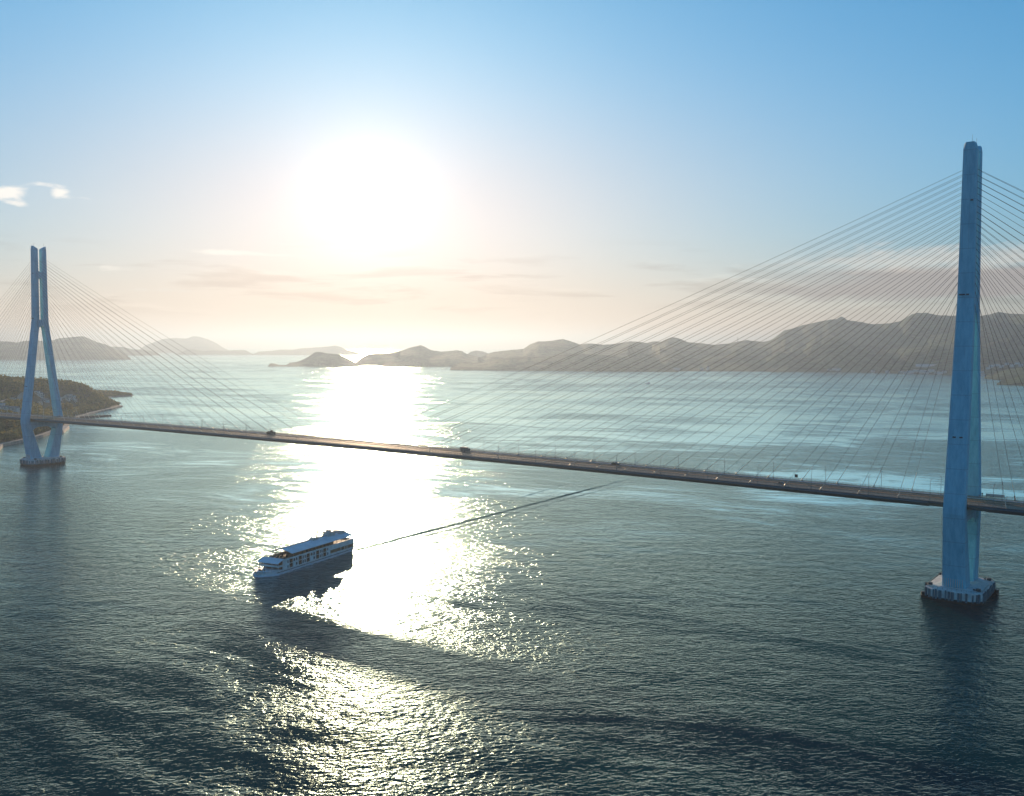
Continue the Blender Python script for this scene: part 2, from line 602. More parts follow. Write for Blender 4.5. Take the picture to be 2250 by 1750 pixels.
# island in the glare and the headland behind it
hills([(836, 804), (846, 795), (856, 783), (868, 775), (885, 770), (900, 764.5), (915, 761), (924, 758.5), (934, 763), (945, 769), (970, 773), (985, 772), (1005, 770),
       (1015, 772), (1025, 778), (1045, 783), (1065, 789), (1090, 797)], [(0, 806.5)], 800, seed=5, crags=.7)
hills([(770, 804), (780, 798), (790, 790), (800, 783), (812, 778), (825, 776.5), (845, 777.5), (862, 775.5), (880, 772)], [(0, 804)], 500, seed=15, crags=.5)
hills([(589, 805), (593, 799), (600, 798.5), (606, 800), (615, 803), (630, 802.5), (637, 797), (650, 796), (665, 791), (680, 783),
       (692, 774.5), (698, 773.5), (706, 774), (720, 777), (745, 779), (752, 783), (770, 791), (782, 799), (790, 803)], [(0, 806)], 330, seed=6, crags=.6)
hills([(1026, 779), (1035, 773), (1046, 770.5), (1064, 773), (1074, 778), (1090, 783)], [(0, 793)], 500, seed=7, crags=.4)
# right-hand ranges
hills([(1050, 786), (1062, 783), (1075, 776), (1090, 773), (1115, 770), (1140, 768), (1150, 767), (1165, 757), (1180, 751), (1195, 750.5),
       (1215, 749), (1226, 746.5), (1237, 745.5), (1248, 748.5), (1262, 753), (1275, 758), (1286, 755.5), (1300, 755), (1325, 758), (1350, 756),
       (1375, 752), (1385, 750.5), (1400, 751), (1420, 754), (1450, 760)], [(0, 811)], 1300, seed=8, crags=.9)
hills([(989, 813), (993, 803.5), (1005, 799), (1020, 795.5), (1040, 797), (1060, 797), (1075, 795), (1090, 790), (1120, 786), (1200, 783), (1260, 777), (1330, 780),
       (1400, 786), (1450, 796), (1480, 808), (1490, 816)], [(980, 814), (1490, 818)], 420, seed=10, crags=.9)
hills([(1380, 762), (1400, 753), (1420, 754), (1435, 750.5), (1452, 751), (1465, 745), (1478, 741), (1490, 744), (1510, 752), (1540, 755),
       (1570, 758), (1600, 755), (1620, 750.5), (1640, 748), (1660, 750), (1673, 752), (1690, 749), (1705, 739), (1720, 727), (1740, 722),
       (1765, 714), (1795, 708), (1820, 703), (1836, 702), (1843, 696), (1850, 697), (1860, 704), (1890, 708), (1915, 713), (1950, 711), (1975, 706),
       (2000, 691), (2010, 688), (2035, 688), (2055, 693), (2080, 694), (2110, 693), (2150, 695), (2175, 690), (2190, 686), (2215, 690),
       (2260, 691), (2420, 700), (2600, 720)], [(1380, 815), (1450, 816.5), (1800, 818), (1950, 821), (2100, 826), (2160, 826), (2300, 829), (2600, 840)], 1900, seed=11, crags=1.2, shape=1.05)
hills([(2163, 831), (2170, 824), (2185, 820), (2215, 812), (2260, 806), (2350, 800), (2480, 806)], [(2160, 832), (2190, 836), (2480, 846)], 500, seed=12, crags=.9)
hills([(2190, 845), (2197, 838), (2210, 834), (2235, 826), (2270, 818), (2340, 812), (2450, 820)], [(2190, 846), (2250, 848.5), (2450, 856)], 330, seed=13, crags=.9)

# ------------------------------------------------------------------ the cable-stayed bridge
BR_O = Vector((227.51, 488.78))
TH = R(-36.2755)
BA = Vector((math.cos(TH), math.sin(TH)))
BN = Vector((-math.sin(TH), math.cos(TH)))
SPAN = 890.0


def bw(a, n, z=0.0):
    p = BR_O + BA * a + BN * n
    return (p.x, p.y, z)


def ztop(a):
    if -SPAN <= a <= 0:
        return 48.3 + 2.0 * (1 - ((a + 445.0) / 445.0) ** 2)
    d = a if a > 0 else -SPAN - a
    return 48.3 - 0.009 * d


def skylit_tower_paint():
    m = bpy.data.materials.new('skylit_tower_paint')
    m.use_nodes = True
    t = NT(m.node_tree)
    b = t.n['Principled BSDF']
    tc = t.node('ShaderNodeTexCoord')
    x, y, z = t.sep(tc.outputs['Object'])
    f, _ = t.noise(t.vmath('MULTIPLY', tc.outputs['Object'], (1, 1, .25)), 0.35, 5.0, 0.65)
    c = t.mix(t.step(f, 0.3, 0.7), (0.21, 0.56, 0.69), (0.32, 0.72, 0.84))  # blue sky light on the pale towers is put into this colour
    # field joints between the welded blocks, every 12 m
    fr = t.math('ABSOLUTE', t.math('SUBTRACT', t.math('FRACT', t.math('DIVIDE', z, 12.0)), 0.5))
    j = t.step(fr, 0.012, 0.022, 1.0, 0.0)
    st_, _ = t.noise(t.vmath('MULTIPLY', tc.outputs['Object'], (1.6, 1.6, .035)), 1.0, 4.0, 0.6)
    c = t.mix(t.step(st_, 0.56, 0.72, 0.0, 0.35), c, (0.20, 0.36, 0.44))
    c = t.mix(t.math('MULTIPLY', j, 0.3), c, (0.16, 0.28, 0.36))
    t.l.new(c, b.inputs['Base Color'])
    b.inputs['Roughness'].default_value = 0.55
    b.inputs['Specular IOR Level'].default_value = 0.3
    MATS['skylit_tower_paint'] = m
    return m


TOWER = skylit_tower_paint()
CONC = mat('pale_concrete', (0.80, 0.74, 0.70), 0.85, var=0.16, scale=0.25, bump=0.15)
DARKSTEEL = mat('dark_steel', (0.055, 0.065, 0.07), 0.6, var=0.3, scale=0.5)
ASPH = mat('asphalt', (0.33, 0.20, 0.115), 0.7, spec=0.15, var=0.25, scale=0.08)  # warm brown carries the sun glare on the road in its colour
# dashed lane lines, painted on the asphalt
_t = NT(ASPH.node_tree)
_b = _t.n['Principled BSDF']
_src = _b.inputs['Base Color'].links[0].from_socket
_x, _y, _z = _t.sep(_t.node('ShaderNodeTexCoord').outputs['Object'])
_d = _t.math('LESS_THAN', _t.math('ABSOLUTE', _t.math('SUBTRACT', _t.math('ABSOLUTE', _y), 6.3)), 0.09)
_d = _t.math('MULTIPLY', _d, _t.math('LESS_THAN', _t.math('FRACT', _t.math('DIVIDE', _x, 20.0)), 0.4))
_t.l.new(_t.mix(_d, _src, (0.7, 0.68, 0.63)), _b.inputs['Base Color'])
PATHC = mat('path_surface', (0.27, 0.20, 0.15), 0.8, var=0.2, scale=0.1)
GIRD = mat('girder_paint', (0.085, 0.125, 0.135), 0.5, var=0.18, scale=0.08)
WHITE = mat('white_marking', (0.72, 0.70, 0.66), 0.7, var=0.1, scale=1.0)
RAIL = mat('rail_steel', (0.42, 0.32, 0.24), 0.45, metal=0.3, var=0.15, scale=1.0)
CABLE = mat('cable_sheath', (0.055, 0.050, 0.048), 0.5, var=0.15, scale=0.3)
SLEEVE = mat('cable_sleeve', (0.78, 0.70, 0.55), 0.42, metal=0.25, var=0.08, scale=0.6)
TIDE = mat('wet_tide_band', (0.018, 0.02, 0.018), 0.5, var=0.4, scale=0.5)
FENDER = mat('fender_pile', (0.10, 0.17, 0.20), 0.6, var=0.3, scale=0.4)

bridge = empty('cable_stayed_bridge', (BR_O.x, BR_O.y, 0), TH)
tag(bridge, 'long cable-stayed road bridge on two pale blue inverted-Y towers crossing the strait', 'bridge')

# deck: streamlined box girder lofted along the span
A0, A1 = -1390.0, 330.0
stations = sorted(set([A0, A1, -SPAN - 16, -SPAN + 16, -16, 16] + [A0 + 20 * i for i in range(int((A1 - A0) / 20) + 1)]))


def near_tower(a):
    return abs(a) < 15.9 or abs(a + SPAN) < 15.9


def strip(prof, mats, name, parent, a0=A0, a1=A1):
    """open profile [(n, dz)] swept along the deck"""
    mb = MB()
    st = [a for a in stations if a0 <= a <= a1]
    mb.loft([[(a, n, ztop(a) + dz) for n, dz in prof] for a in st], cap=False, close=False)
    return mb.build(name, mats, parent, fix=False)


mb = MB()
rings = [[(a, n, ztop(a) + dz) for n, dz in ((-14.6, 0), (14.6, 0), (14.7, -0.5), (13.0, -1.3), (10.5, -2.75), (-10.5, -2.75), (-13.0, -1.3), (-14.7, -0.5))] for a in stations]
mb.loft(rings, cap=True)
deck = mb.build('deck', GIRD, bridge)
# wind fairings at both edges, left off beside the towers
for s in (-1, 1):
    for a0, a1 in ((A0, -SPAN - 13), (-SPAN + 13, -13), (13, A1)):
        st = [a0] + [a for a in stations if a0 + 1 < a < a1 - 1] + [a1]
        m_ = MB()
        m_.loft([[(a, s * n, ztop(a) + dz) for n, dz in ((14.72, 0.05), (15.3, -0.55), (15.35, -0.8), (13.05, -2.3), (11.4, -2.9), (13.1, -1.2))] for a in st], True)
        m_.build('wind_fairing', GIRD, deck)
strip([(-10.9, 0.03), (10.9, 0.03)], ASPH, 'roadway', deck)
for s in (-1, 1):
    strip([(s * 12.0, 0.22), (s * 14.5, 0.22)], PATHC, 'footpath', deck)
    strip([(s * 11.05, 0.03), (s * 11.05, 0.34), (s * 12.0, 0.34), (s * 12.0, 0.2)], CONC, 'kerb', deck)
    for n in (10.45, 2.2):
        strip([(s * (n - .1), 0.05), (s * (n + .1), 0.05)], WHITE, 'edge_line', deck)


def rails(name, n, h, bars, post, a0=A0, a1=A1, r=0.06, base=0.2, m=RAIL):
    mb = MB()
    st = [a for a in stations if a0 <= a <= a1]
    for k in bars:
        mb.loft([[(a, n + dn, ztop(a) + base + h * k + dz) for dn, dz in ((-r, -r), (r, -r), (r, r), (-r, r))] for a in st], True)
    a = a0
    while a < a1:
        z = ztop(a) + base
        mb.box(a - .07, a + .07, n - .07, n + .07, z - .1, z + h)
        a += post
    return mb.build(name, m, deck, fix=False)


for s in (-1, 1):
    rails('parapet_railing', s * 14.55, 1.35, (0.15, 0.4, 0.7, 1.0), 2.5)
    rails('guard_rail', s * 11.2, 0.85, (0.45, 0.75, 1.0), 4.0, base=0.3)
    rails('median_guard_rail', s * 0.75, 0.8, (0.6, 1.0), 4.0, base=0.03, r=0.09)

# --- towers
LEGSEC = [(6.9, 9.3, 11.6, 10.9), (44.0, 17.55, 6.0, 9.9), (47.5, 17.55, 5.8, 9.8), (100.0, 10.75, 5.5, 8.8),
          (141.0, 5.55, 5.3, 8.0), (149.0, 4.75, 5.1, 7.8), (170.0, 4.6, 4.95, 7.4), (222.6, 4.45, 4.8, 6.3)]


def legring(z, nc, w, L, s, c=0.55, dz=None):
    hl, hw = L / 2, w / 2
    pts = [(-hl + c, -hw), (hl - c, -hw), (hl, -hw + c), (hl, hw - c), (hl - c, hw), (-hl + c, hw), (-hl, hw - c), (-hl, -hw + c)]
    out = []
    for a, q in pts:
        n = s * (nc + q)                      # q > 0 is the outer side of the leg
        out.append((a, n, z + (dz(a, q) if dz else 0)))
    return out


def make_leg(s):
    mb = MB()
    rings = [legring(*sec, s) for sec in LEGSEC]
    # head: inner half slopes down, corners cut back
    rings.append(legring(225.9, 4.45, 4.6, 5.6, s, 0.9, dz=lambda a, q: (0 if q > 0 else 3.0 * (q / 2.5)) - 0.8 * (abs(a) > 2.3)))
    mb.loft(rings, True)
    return mb


def slot_beam(z0, z1, arch_bottom, arch_top, hw, hl):
    """cross-beam between the legs, with rounded ends to the openings above and below"""
    g = hw
    n = 12
    pts = []
    for i in range(n + 1):
        q = -g + 2 * g * i / n
        pts.append((q, z0 + (arch_bottom * (math.sqrt(max(0, 1 - (q / g) ** 2)) if arch_bottom else 0))))
    for i in range(n + 1):
        q = g - 2 * g * i / n
        pts.append((q, z1 - (arch_top * math.sqrt(max(0, 1 - (q / g) ** 2)))))
    return MB().loft([[(-hl, a, b) for a, b in pts], [(hl, a, b) for a, b in pts]], True)


def make_tower(a_pos, parent):
    tw = empty('tower', (a_pos, 0, 0), 0, parent)
    for s in (-1, 1):
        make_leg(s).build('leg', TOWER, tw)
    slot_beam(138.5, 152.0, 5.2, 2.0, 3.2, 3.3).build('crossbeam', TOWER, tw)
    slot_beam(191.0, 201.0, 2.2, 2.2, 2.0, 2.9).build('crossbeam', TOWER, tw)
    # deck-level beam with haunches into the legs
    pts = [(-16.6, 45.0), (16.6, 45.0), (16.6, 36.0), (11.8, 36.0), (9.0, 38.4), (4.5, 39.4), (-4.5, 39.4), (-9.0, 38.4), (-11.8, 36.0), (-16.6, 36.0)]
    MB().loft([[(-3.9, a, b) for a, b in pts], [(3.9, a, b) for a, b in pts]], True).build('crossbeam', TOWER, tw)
    # ledges, lights and the rod at the head
    for s in (-1, 1):
        for z, a, w in ((197.5, 1.6, .6), (151.5, -1.6, 1.3), (151.5, 1.0, .6), (81.5, -1.5, .7), (81.5, 1.6, .7)):
            nc, wd = np.interp(z, [q[0] for q in LEGSEC], [q[1] for q in LEGSEC]), np.interp(z, [q[0] for q in LEGSEC], [q[2] for q in LEGSEC])
            n = s * (nc + wd / 2)
            MB().box(a - w, a + w, min(n - s * .1, n + s * .55), max(n - s * .1, n + s * .55), z - .3, z + .25).build('access_ledge', DARKSTEEL, tw)
        MB().tube([(0.6, s * 5.0, 224.5), (0.6, s * 5.0, 229.5)], 0.06, 6).build('lightning_rod', DARKSTEEL, tw)
        lv = MB()
        for k in range(9):
            a = -4.6 + k * 1.05
            n = s * (9.3 + 6.0)
            lv.box(a, a + .32, min(n - s * .1, n + s * .45), max(n - s * .1, n + s * .45), 7.0, 12.5)
        lv.build('foot_louvre', CONC, tw)
    return tw


def octo(hx, hy, c):
    return [(-hx + c, -hy), (hx - c, -hy), (hx, -hy + c), (hx, hy - c), (hx - c, hy), (-hx + c, hy), (-hx, hy - c), (-hx, -hy + c)]


def make_pier(a_pos, parent):
    pr = empty('pier', (a_pos, 0, 0), 0, parent)
    HX, HY, C = 13.2, 19.5, 4.2
    mb = MB()
    mb.loft([[(x, y, 1.9) for x, y in octo(HX, HY, C)], [(x, y, 5.6) for x, y in octo(HX, HY, C)], [(x * .985, y * .985, 6.0) for x, y in octo(HX, HY, C)],
             [(x * .60, y * .78, 7.0) for x, y in octo(HX, HY, C)]], True)
    body = mb.build('footing', CONC, pr)
    MB().loft([[(x, y, -6) for x, y in octo(HX - .25, HY - .25, C)], [(x, y, 1.95) for x, y in octo(HX - .25, HY - .25, C)]], True).build('tide_band', TIDE, pr)
    fd = MB()
    rg = random.Random(3)
    P8 = octo(HX, HY, C)
    for i in range(8):
        p, q = Vector(P8[i]), Vector(P8[(i + 1) % 8])
        L = (q - p).length
        d = (q - p) / L
        nn = Vector((d.y, -d.x))
        k = 0.4
        while k < L - 0.6:
            wdt = rg.choice((0.5, 0.9, 1.3))
            top = 5.4 + rg.uniform(-.4, .7)
            c0, c1 = p + d * k, p + d * min(k + wdt, L - .2)
            o0, o1 = c0 + nn * .5, c1 + nn * .5
            fd.loft([[(v.x, v.y, 1.2) for v in (c0, c1, o1, o0)], [(v.x, v.y, top) for v in (c0, c1, o1, o0)]], True)
            k += wdt + rg.choice((0.5, 0.8, 1.7))
    fd.build('fender', FENDER, body)
    # clutter at the corners: bollards, hand rails
    rl = MB()
    for i in range(8):
        p, q = Vector(P8[i]) * .97, Vector(P8[(i + 1) % 8]) * .97
        L = (q - p).length
        n_ = max(2, int(L / 2.0))
        for k in range(n_ + 1):
            w_ = p + (q - p) * k / n_
            rl.box(w_.x - .06, w_.x + .06, w_.y - .06, w_.y + .06, 5.8, 7.1)
        rl.tube([(p.x, p.y, 7.1), (q.x, q.y, 7.1)], .05, 4)
    rl.build('hand_rail', RAIL, pr)
    for x, y in ((HX - 2.2, -HY + 5.8), (HX - 2.5, HY - 5.5), (-HX + 2.4, HY - 6), (-HX + 2, -HY + 6)):
        bl = MB()
        bl.loft([[(x + 1.1 * math.cos(k * PI / 4), y + 1.1 * math.sin(k * PI / 4), z) for k in range(8)] for z in (5.5, 7.6)], True)
        bl.box(x - 2.4, x - 1.4, y - .5, y + .5, 5.5, 7.2)
        bl.build('bollard', DARKSTEEL, pr)
    for sx, sy in ((1, 1), (-1, -1)):
        ld = MB()
        cx, cy = sx * (HX - .5), sy * (HY - 6.0)
        ld.box(cx - 2.5, cx + 2.5, cy - 2.2, cy + 2.2, -3, 0.9)
        ld.loft([[(cx + sx * 1.6 + 1.3 * math.cos(k * PI / 4), cy + 1.3 * math.sin(k * PI / 4), z) for k in range(8)] for z in (-2, 2.4)], True)
        ld.build('landing_stage', TIDE, pr)
    return pr


tower_r = make_tower(0.0, bridge)
pier_r = make_pier(0.0, bridge)
for src in (tower_r, pier_r):
    c = copy_tree(src, bridge)
    c.location.x = -SPAN

# --- stay cables
def cable_geo(mb, a_t, k, side, s, nseg=8):
    z_t = 154.5 + 2.93 * k
    n_t = s * (np.interp(z_t, [q[0] for q in LEGSEC], [q[1] for q in LEGSEC]) - 0.2)
    a_d = a_t + side * (28.0 + 20.0 * k) if side else 0
    if a_t == 0 and side > 0 or a_t < 0 and side < 0:
        a_d = a_t + side * (22.0 + 13.2 * k)
    p0 = Vector((a_t + side * 2.5, n_t, z_t))
    p1 = Vector((a_d, s * 13.2, ztop(a_d) + 0.2))
    L = (p1 - p0).length
    pts = []
    for i in range(nseg + 1):
        q = i / nseg
        p = p0.lerp(p1, q)
        p.z -= 4 * 0.0065 * L * q * (1 - q)
        pts.append(p)
    mb.tube(pts, 0.085, 6, 0)
    e = (pts[-2] - pts[-1]).normalized()
    mb.tube([pts[-1] + e * 0.1, pts[-1] + e * 11.0], 0.15, 6, 1, r2=0.10)
    mb.tube([pts[-1] - e * 0.5, pts[-1] + e * 1.6], 0.34, 8, 1)
    return mb


parts, rest = [], []
for s in (-1, 1):
    for k in range(21):
        parts.append((0.0, k, -1, s))
        parts.append((0.0, k, 1, s))
for k in range(20, 4, -1):
    parts.append((-SPAN, k, 1, -1))
for s in (-1, 1):
    for k in range(21):
        for side in (-1, 1):
            q = (-SPAN, k, side, s)
            if q not in parts:
                rest.append(q)
for a_t, k, side, s in parts:
    cable_geo(MB(), a_t, k, side, s).build('stay_cable', [CABLE, SLEEVE], bridge, fix=False)
mb = MB()
for a_t, k, side, s in rest:
    cable_geo(mb, a_t, k, side, s)
tag(mb.build('stay_cable', [CABLE, SLEEVE], bridge, fix=False), kind='stuff')

# ------------------------------------------------------------------ lamp posts on the deck
LAMPM = mat('lamp_post_steel', (0.20, 0.21, 0.21), 0.5, metal=0.3, var=0.15, scale=0.8)
ORD = ['first', 'second', 'third', 'fourth', 'fifth', 'sixth', 'seventh', 'eighth', 'ninth', 'tenth', 'eleventh', 'twelfth', 'thirteenth', 'fourteenth', 'fifteenth']
lamp0 = empty('street_lamp')
MB().tube([(0, 0, 0), (0, 0, 8.6), (0, 0.25, 9.3), (0, .9, 9.75)], 0.11, 6, r2=0.07).box(-.2, .2, -.2, .2, 0, .9).build('pole', LAMPM, lamp0)
MB().tube([(0, 0.75, 9.68), (0, 1.9, 9.95)], 0.06, 6).build('arm', LAMPM, lamp0)
MB().loft([[(-.18, 1.7, 9.86), (.18, 1.7, 9.86), (.18, 1.7, 10.02), (-.18, 1.7, 10.02)], [(-.22, 2.2, 9.95), (.22, 2.2, 9.95), (.2, 2.2, 10.14), (-.2, 2.2, 10.14)],
           [(-.1, 2.75, 10.08), (.1, 2.75, 10.08), (.1, 2.75, 10.16), (-.1, 2.75, 10.16)]], True).build('lamp_head', LAMPM, lamp0)
first = True
for s, side in ((1, 'far'), (-1, 'near')):
    spots = []
    for k in range(15):
        spots.append((-13.0 - 30.2 * k, f'{ORD[k]} lamp post out from the right-hand tower along the {side} edge of the main span'))
    for k in range(14):
        spots.append((-SPAN + 13.0 + 30.2 * k, f'{ORD[k]} lamp post out from the left-hand tower along the {side} edge of the main span'))
    spots.append((16.0, f'lamp post right of the right-hand tower, {side} edge of the deck'))
    spots.append((-SPAN - 17.0, f'lamp post left of the left-hand tower, {side} edge of the deck'))
    for a, lab in spots:
        o = lamp0 if first else copy_tree(lamp0)
        first = False
        n = s * 11.55
        o.location = bw(a, n, ztop(a) + 0.33)
        o.rotation_euler = (0, 0, TH + (PI if s > 0 else 0))
        tag(o, lab, 'lamp post', f'lamp posts on the {side} edge of the bridge deck')

# ------------------------------------------------------------------ vehicles and small things on the deck
GLASS = mat('dark_glass', (0.02, 0.025, 0.03), 0.12, var=0.1, scale=1.0)
TYRE = mat('tyre_rubber', (0.02, 0.02, 0.02), 0.85, var=0.2, scale=3)
RIM = mat('wheel_rim', (0.35, 0.35, 0.36), 0.4, metal=0.6, var=0.1, scale=3)
TRUCKG = mat('truck_olive_paint', (0.075, 0.07, 0.035), 0.5, var=0.25, scale=0.8)
TRUCKB = mat('truck_grey_body', (0.22, 0.21, 0.18), 0.5, var=0.15, scale=0.5)
CARG = mat('car_dark_green_paint', (0.03, 0.05, 0.04), 0.3, var=0.1, scale=0.8)
CARB = mat('car_black_paint', (0.012, 0.013, 0.014), 0.3, var=0.1, scale=0.8)
LENS = mat('lamp_lens', (0.5, 0.12, 0.08), 0.25, var=0.1, scale=2)


def wheels(root, xs, hw, r):
    for x in xs:
        for s in (-1, 1):
            w = MB()
            w.loft([[(x + r * math.cos(k * PI / 8), s * (hw + d), r + r * math.sin(k * PI / 8)) for k in range(16)] for d in (-.22, .04)], True)
            wo = w.build('wheel', TYRE, root)
            MB().loft([[(x + r * .55 * math.cos(k * PI / 5), s * (hw + d), r + r * .55 * math.sin(k * PI / 5)) for k in range(10)] for d in (0.03, .07)], True).build('rim', RIM, wo)


def loft_x(secs):
    """secs: (x, half width, z0, z1, top inset)"""
    return [[(x, -w, z0), (x, w, z0), (x, w, z0 + (z1 - z0) * .75), (x, w - i, z1), (x, -w + i, z1), (x, -w, z0 + (z1 - z0) * .75)] for x, w, z0, z1, i in secs]


def make_car(root, paint):
    b = MB()
    b.loft(loft_x([(-2.2, .72, .45, .78, .1), (-2.05, .86, .3, .95, .08), (-.9, .9, .28, 1.0, .06), (.9, .9, .28, 1.02, .06), (1.95, .86, .3, 1.02, .1), (2.2, .75, .45, .85, .12)]), True)
    b.build('body', paint, root)
    g = MB()
    g.loft(loft_x([(-1.25, .74, .95, 1.0, .03), (-.45, .76, .97, 1.52, .12), (1.05, .76, .98, 1.55, .12), (1.85, .72, .95, 1.05, .05)]), True)
    cab = g.build('cabin_glass', GLASS, root)
    MB().loft(loft_x([(-.4, .64, 1.50, 1.58, .05), (1.0, .64, 1.52, 1.6, .05)]), True).build('roof', paint, cab)
    wheels(root, (-1.35, 1.35), .8, .33)
    for s in (-1, 1):
        MB().box(2.14, 2.24, s * .6 - .13, s * .6 + .13, .68, .84).build('tail_light', LENS, root)


def make_truck(root, cargo):
    c = MB()
    c.loft(loft_x([(-3.55, 1.05, .55, 1.5, .05), (-3.45, 1.12, .5, 2.75, .15), (-2.9, 1.15, .5, 2.95, .15), (-1.9, 1.15, .5, 2.9, .12)]), True)
    cab = c.build('cab', TRUCKB if cargo == 'box' else TRUCKG, root)
    MB().loft([[(-3.53, -.95, 1.65), (-3.53, .95, 1.65), (-3.46, .9, 2.5), (-3.46, -.9, 2.5)], [(-3.6, -.95, 1.65), (-3.6, .95, 1.65), (-3.53, .9, 2.5), (-3.53, -.9, 2.5)]], True).build('windscreen', GLASS, cab)
    MB().box(-3.4, 3.9, -.45, .45, .55, .95).build('chassis', DARKSTEEL, root)
    if cargo == 'box':
        MB().box(-1.7, 4.0, -1.2, 1.2, .98, 3.5).box(-1.75, 4.05, -1.23, 1.23, 3.42, 3.55).build('cargo_box', TRUCKB, root)
    else:
        t_ = MB()
        t_.loft([[(-1.7, -1.15, 1.0), (4.0, -1.15, 1.0), (4.2, -1.25, 2.2), (-1.7, -1.25, 2.2)], [(-1.7, 1.15, 1.0), (4.0, 1.15, 1.0), (4.2, 1.25, 2.2), (-1.7, 1.25, 2.2)]], True)
        t_.build('tipper_body', TRUCKG, root)
        # heaped load behind the cab and a lower one aft
        l = MB()
        rings = []
        for x, h_, w in ((-1.65, 2.2, .8), (-1.2, 3.9, .95), (-.4, 4.3, .9), (.5, 3.6, .95), (1.3, 2.7, 1.0), (2.3, 3.1, .9), (3.2, 2.9, .9), (4.0, 2.2, .7)):
            rings.append([(x, -w, 2.1), (x, w, 2.1), (x, w * .8, 2.1 + (h_ - 2.1) * .7), (x, w * .3, h_), (x, -w * .3, h_ - .1), (x, -w * .8, 2.1 + (h_ - 2.1) * .7)])
        l.loft(rings, True)
        l.build('heaped_load', mat('green_waste_load', (0.05, 0.055, 0.02), 0.9, var=0.5, scale=2.5, bump=0.6), root)
    wheels(root, (-2.7, 1.6, 2.75), 1.05, .5)


def deck_thing(name, a, n, label, cat, rot=0.0, group=None):
    o = empty(name, bw(a, n, ztop(a) + 0.04), TH + rot)
    tag(o, label, cat, group)
    return o


tk = deck_thing('tipper_truck', -533.5, 4.5, 'dark olive truck with a heaped load on the far carriageway, left of the sun glare', 'truck', PI)
make_truck(tk, 'heap')
tk.scale = (1.15, 1.1, 1.05)
tk = deck_thing('box_truck', -326.0, 4.5, 'grey box truck on the far carriageway, right of the sun glare on the bridge', 'truck', PI)
make_truck(tk, 'box')
cr = deck_thing('car', -206.5, 8.2, 'dark green car on the far carriageway, a third of the way from the right tower', 'car', PI)
make_car(cr, CARG)
cr.scale = (1.2, 1.1, 1.12)
cr = deck_thing('car', -92.0, -8.0, 'black car on the near carriageway beside the fourth stay anchor left of the right tower', 'car', 0)
make_car(cr, CARB)
# small square sign on the far railing
sg = deck_thing('road_sign', -90.2, 11.7, 'small dark square sign on a post at the far edge of the deck', 'sign')
MB().tube([(0, 0, 0), (0, 0, 3.6)], .07, 6).build('post', LAMPM, sg)
MB().box(-.9, .9, -.05, .05, 2.2, 3.9).build('sign_board', CARB, sg)
for a, lab in ((6.3, 'short dark post on the far railing just right of the right tower'), (21.2, 'short dark post on the far railing at the right edge of the photo')):
    p = deck_thing('railing_post', a, 14.2, lab, 'post', group='short dark posts on the far railing')
    MB().tube([(0, 0, .2), (0, 0, 2.4)], .16, 8).build('post', CARB, p)
    MB().box(-.32, .32, -.25, .25, 2.1, 2.75).build('post_head', CARB, p)
pn_ = deck_thing('screen_fence', 12.2, 14.85, 'pale see-through screen fence on the far edge of the deck right of the right tower', 'fence')
MB().box(-4.2, 4.2, -.04, .04, 1.2, 2.6).build('screen_panel', mat('pale_screen', (0.62, 0.57, 0.52), 0.6, var=0.1, scale=.6), pn_)
for x in (-4.2, -1.4, 1.4, 4.2):
    MB().box(x - .1, x + .1, .05, .2, .2, 2.7).build('post', LAMPM, pn_)

# ------------------------------------------------------------------ the cruise ship
SH_TH = math.atan2(SHIP_AFT.y, SHIP_AFT.x)
ship = empty('cruise_ship', (SHIP_BOW.x, SHIP_BOW.y, 0), SH_TH)
tag(ship, 'silver two-storey cruise ship with a long gabled roof sailing in front of the bridge', 'ship')
SILV = mat('silver_hull_paint', (0.80, 0.82, 0.82), 0.45, metal=0.05, var=0.12, scale=0.25)
SILVW = mat('silver_cladding', (0.93, 0.90, 0.84), 0.5, metal=0.0, var=0.14, scale=0.35)
ROOFM = mat('silver_roof_sheet', (0.80, 0.82, 0.84), 0.42, metal=0.1, var=0.10, scale=0.2)
WFRAME = mat('white_frame', (0.88, 0.86, 0.80), 0.5, var=0.04, scale=0.6)
WOOD = mat('brown_timber', (0.30, 0.15, 0.075), 0.6, var=0.35, scale=0.8)
WOODD = mat('dark_timber', (0.055, 0.035, 0.02), 0.65, var=0.35, scale=0.8)
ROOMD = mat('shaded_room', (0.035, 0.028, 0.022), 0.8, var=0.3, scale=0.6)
DECKW = mat('teak_deck', (0.26, 0.18, 0.11), 0.7, var=0.2, scale=0.8)
HOUSE = mat('roof_housing_paint', (0.60, 0.53, 0.47), 0.55, var=0.12, scale=0.5)


def hb(x, k=1.0):
    """half breadth of the hull at deck level"""
    return float(np.interp(x, [0, .6, 2, 5, 9, 13, 18, 72, 78, 81], [.5, 2.0, 3.9, 5.7, 6.5, 6.75, 6.8, 6.8, 6.5, 6.1]))


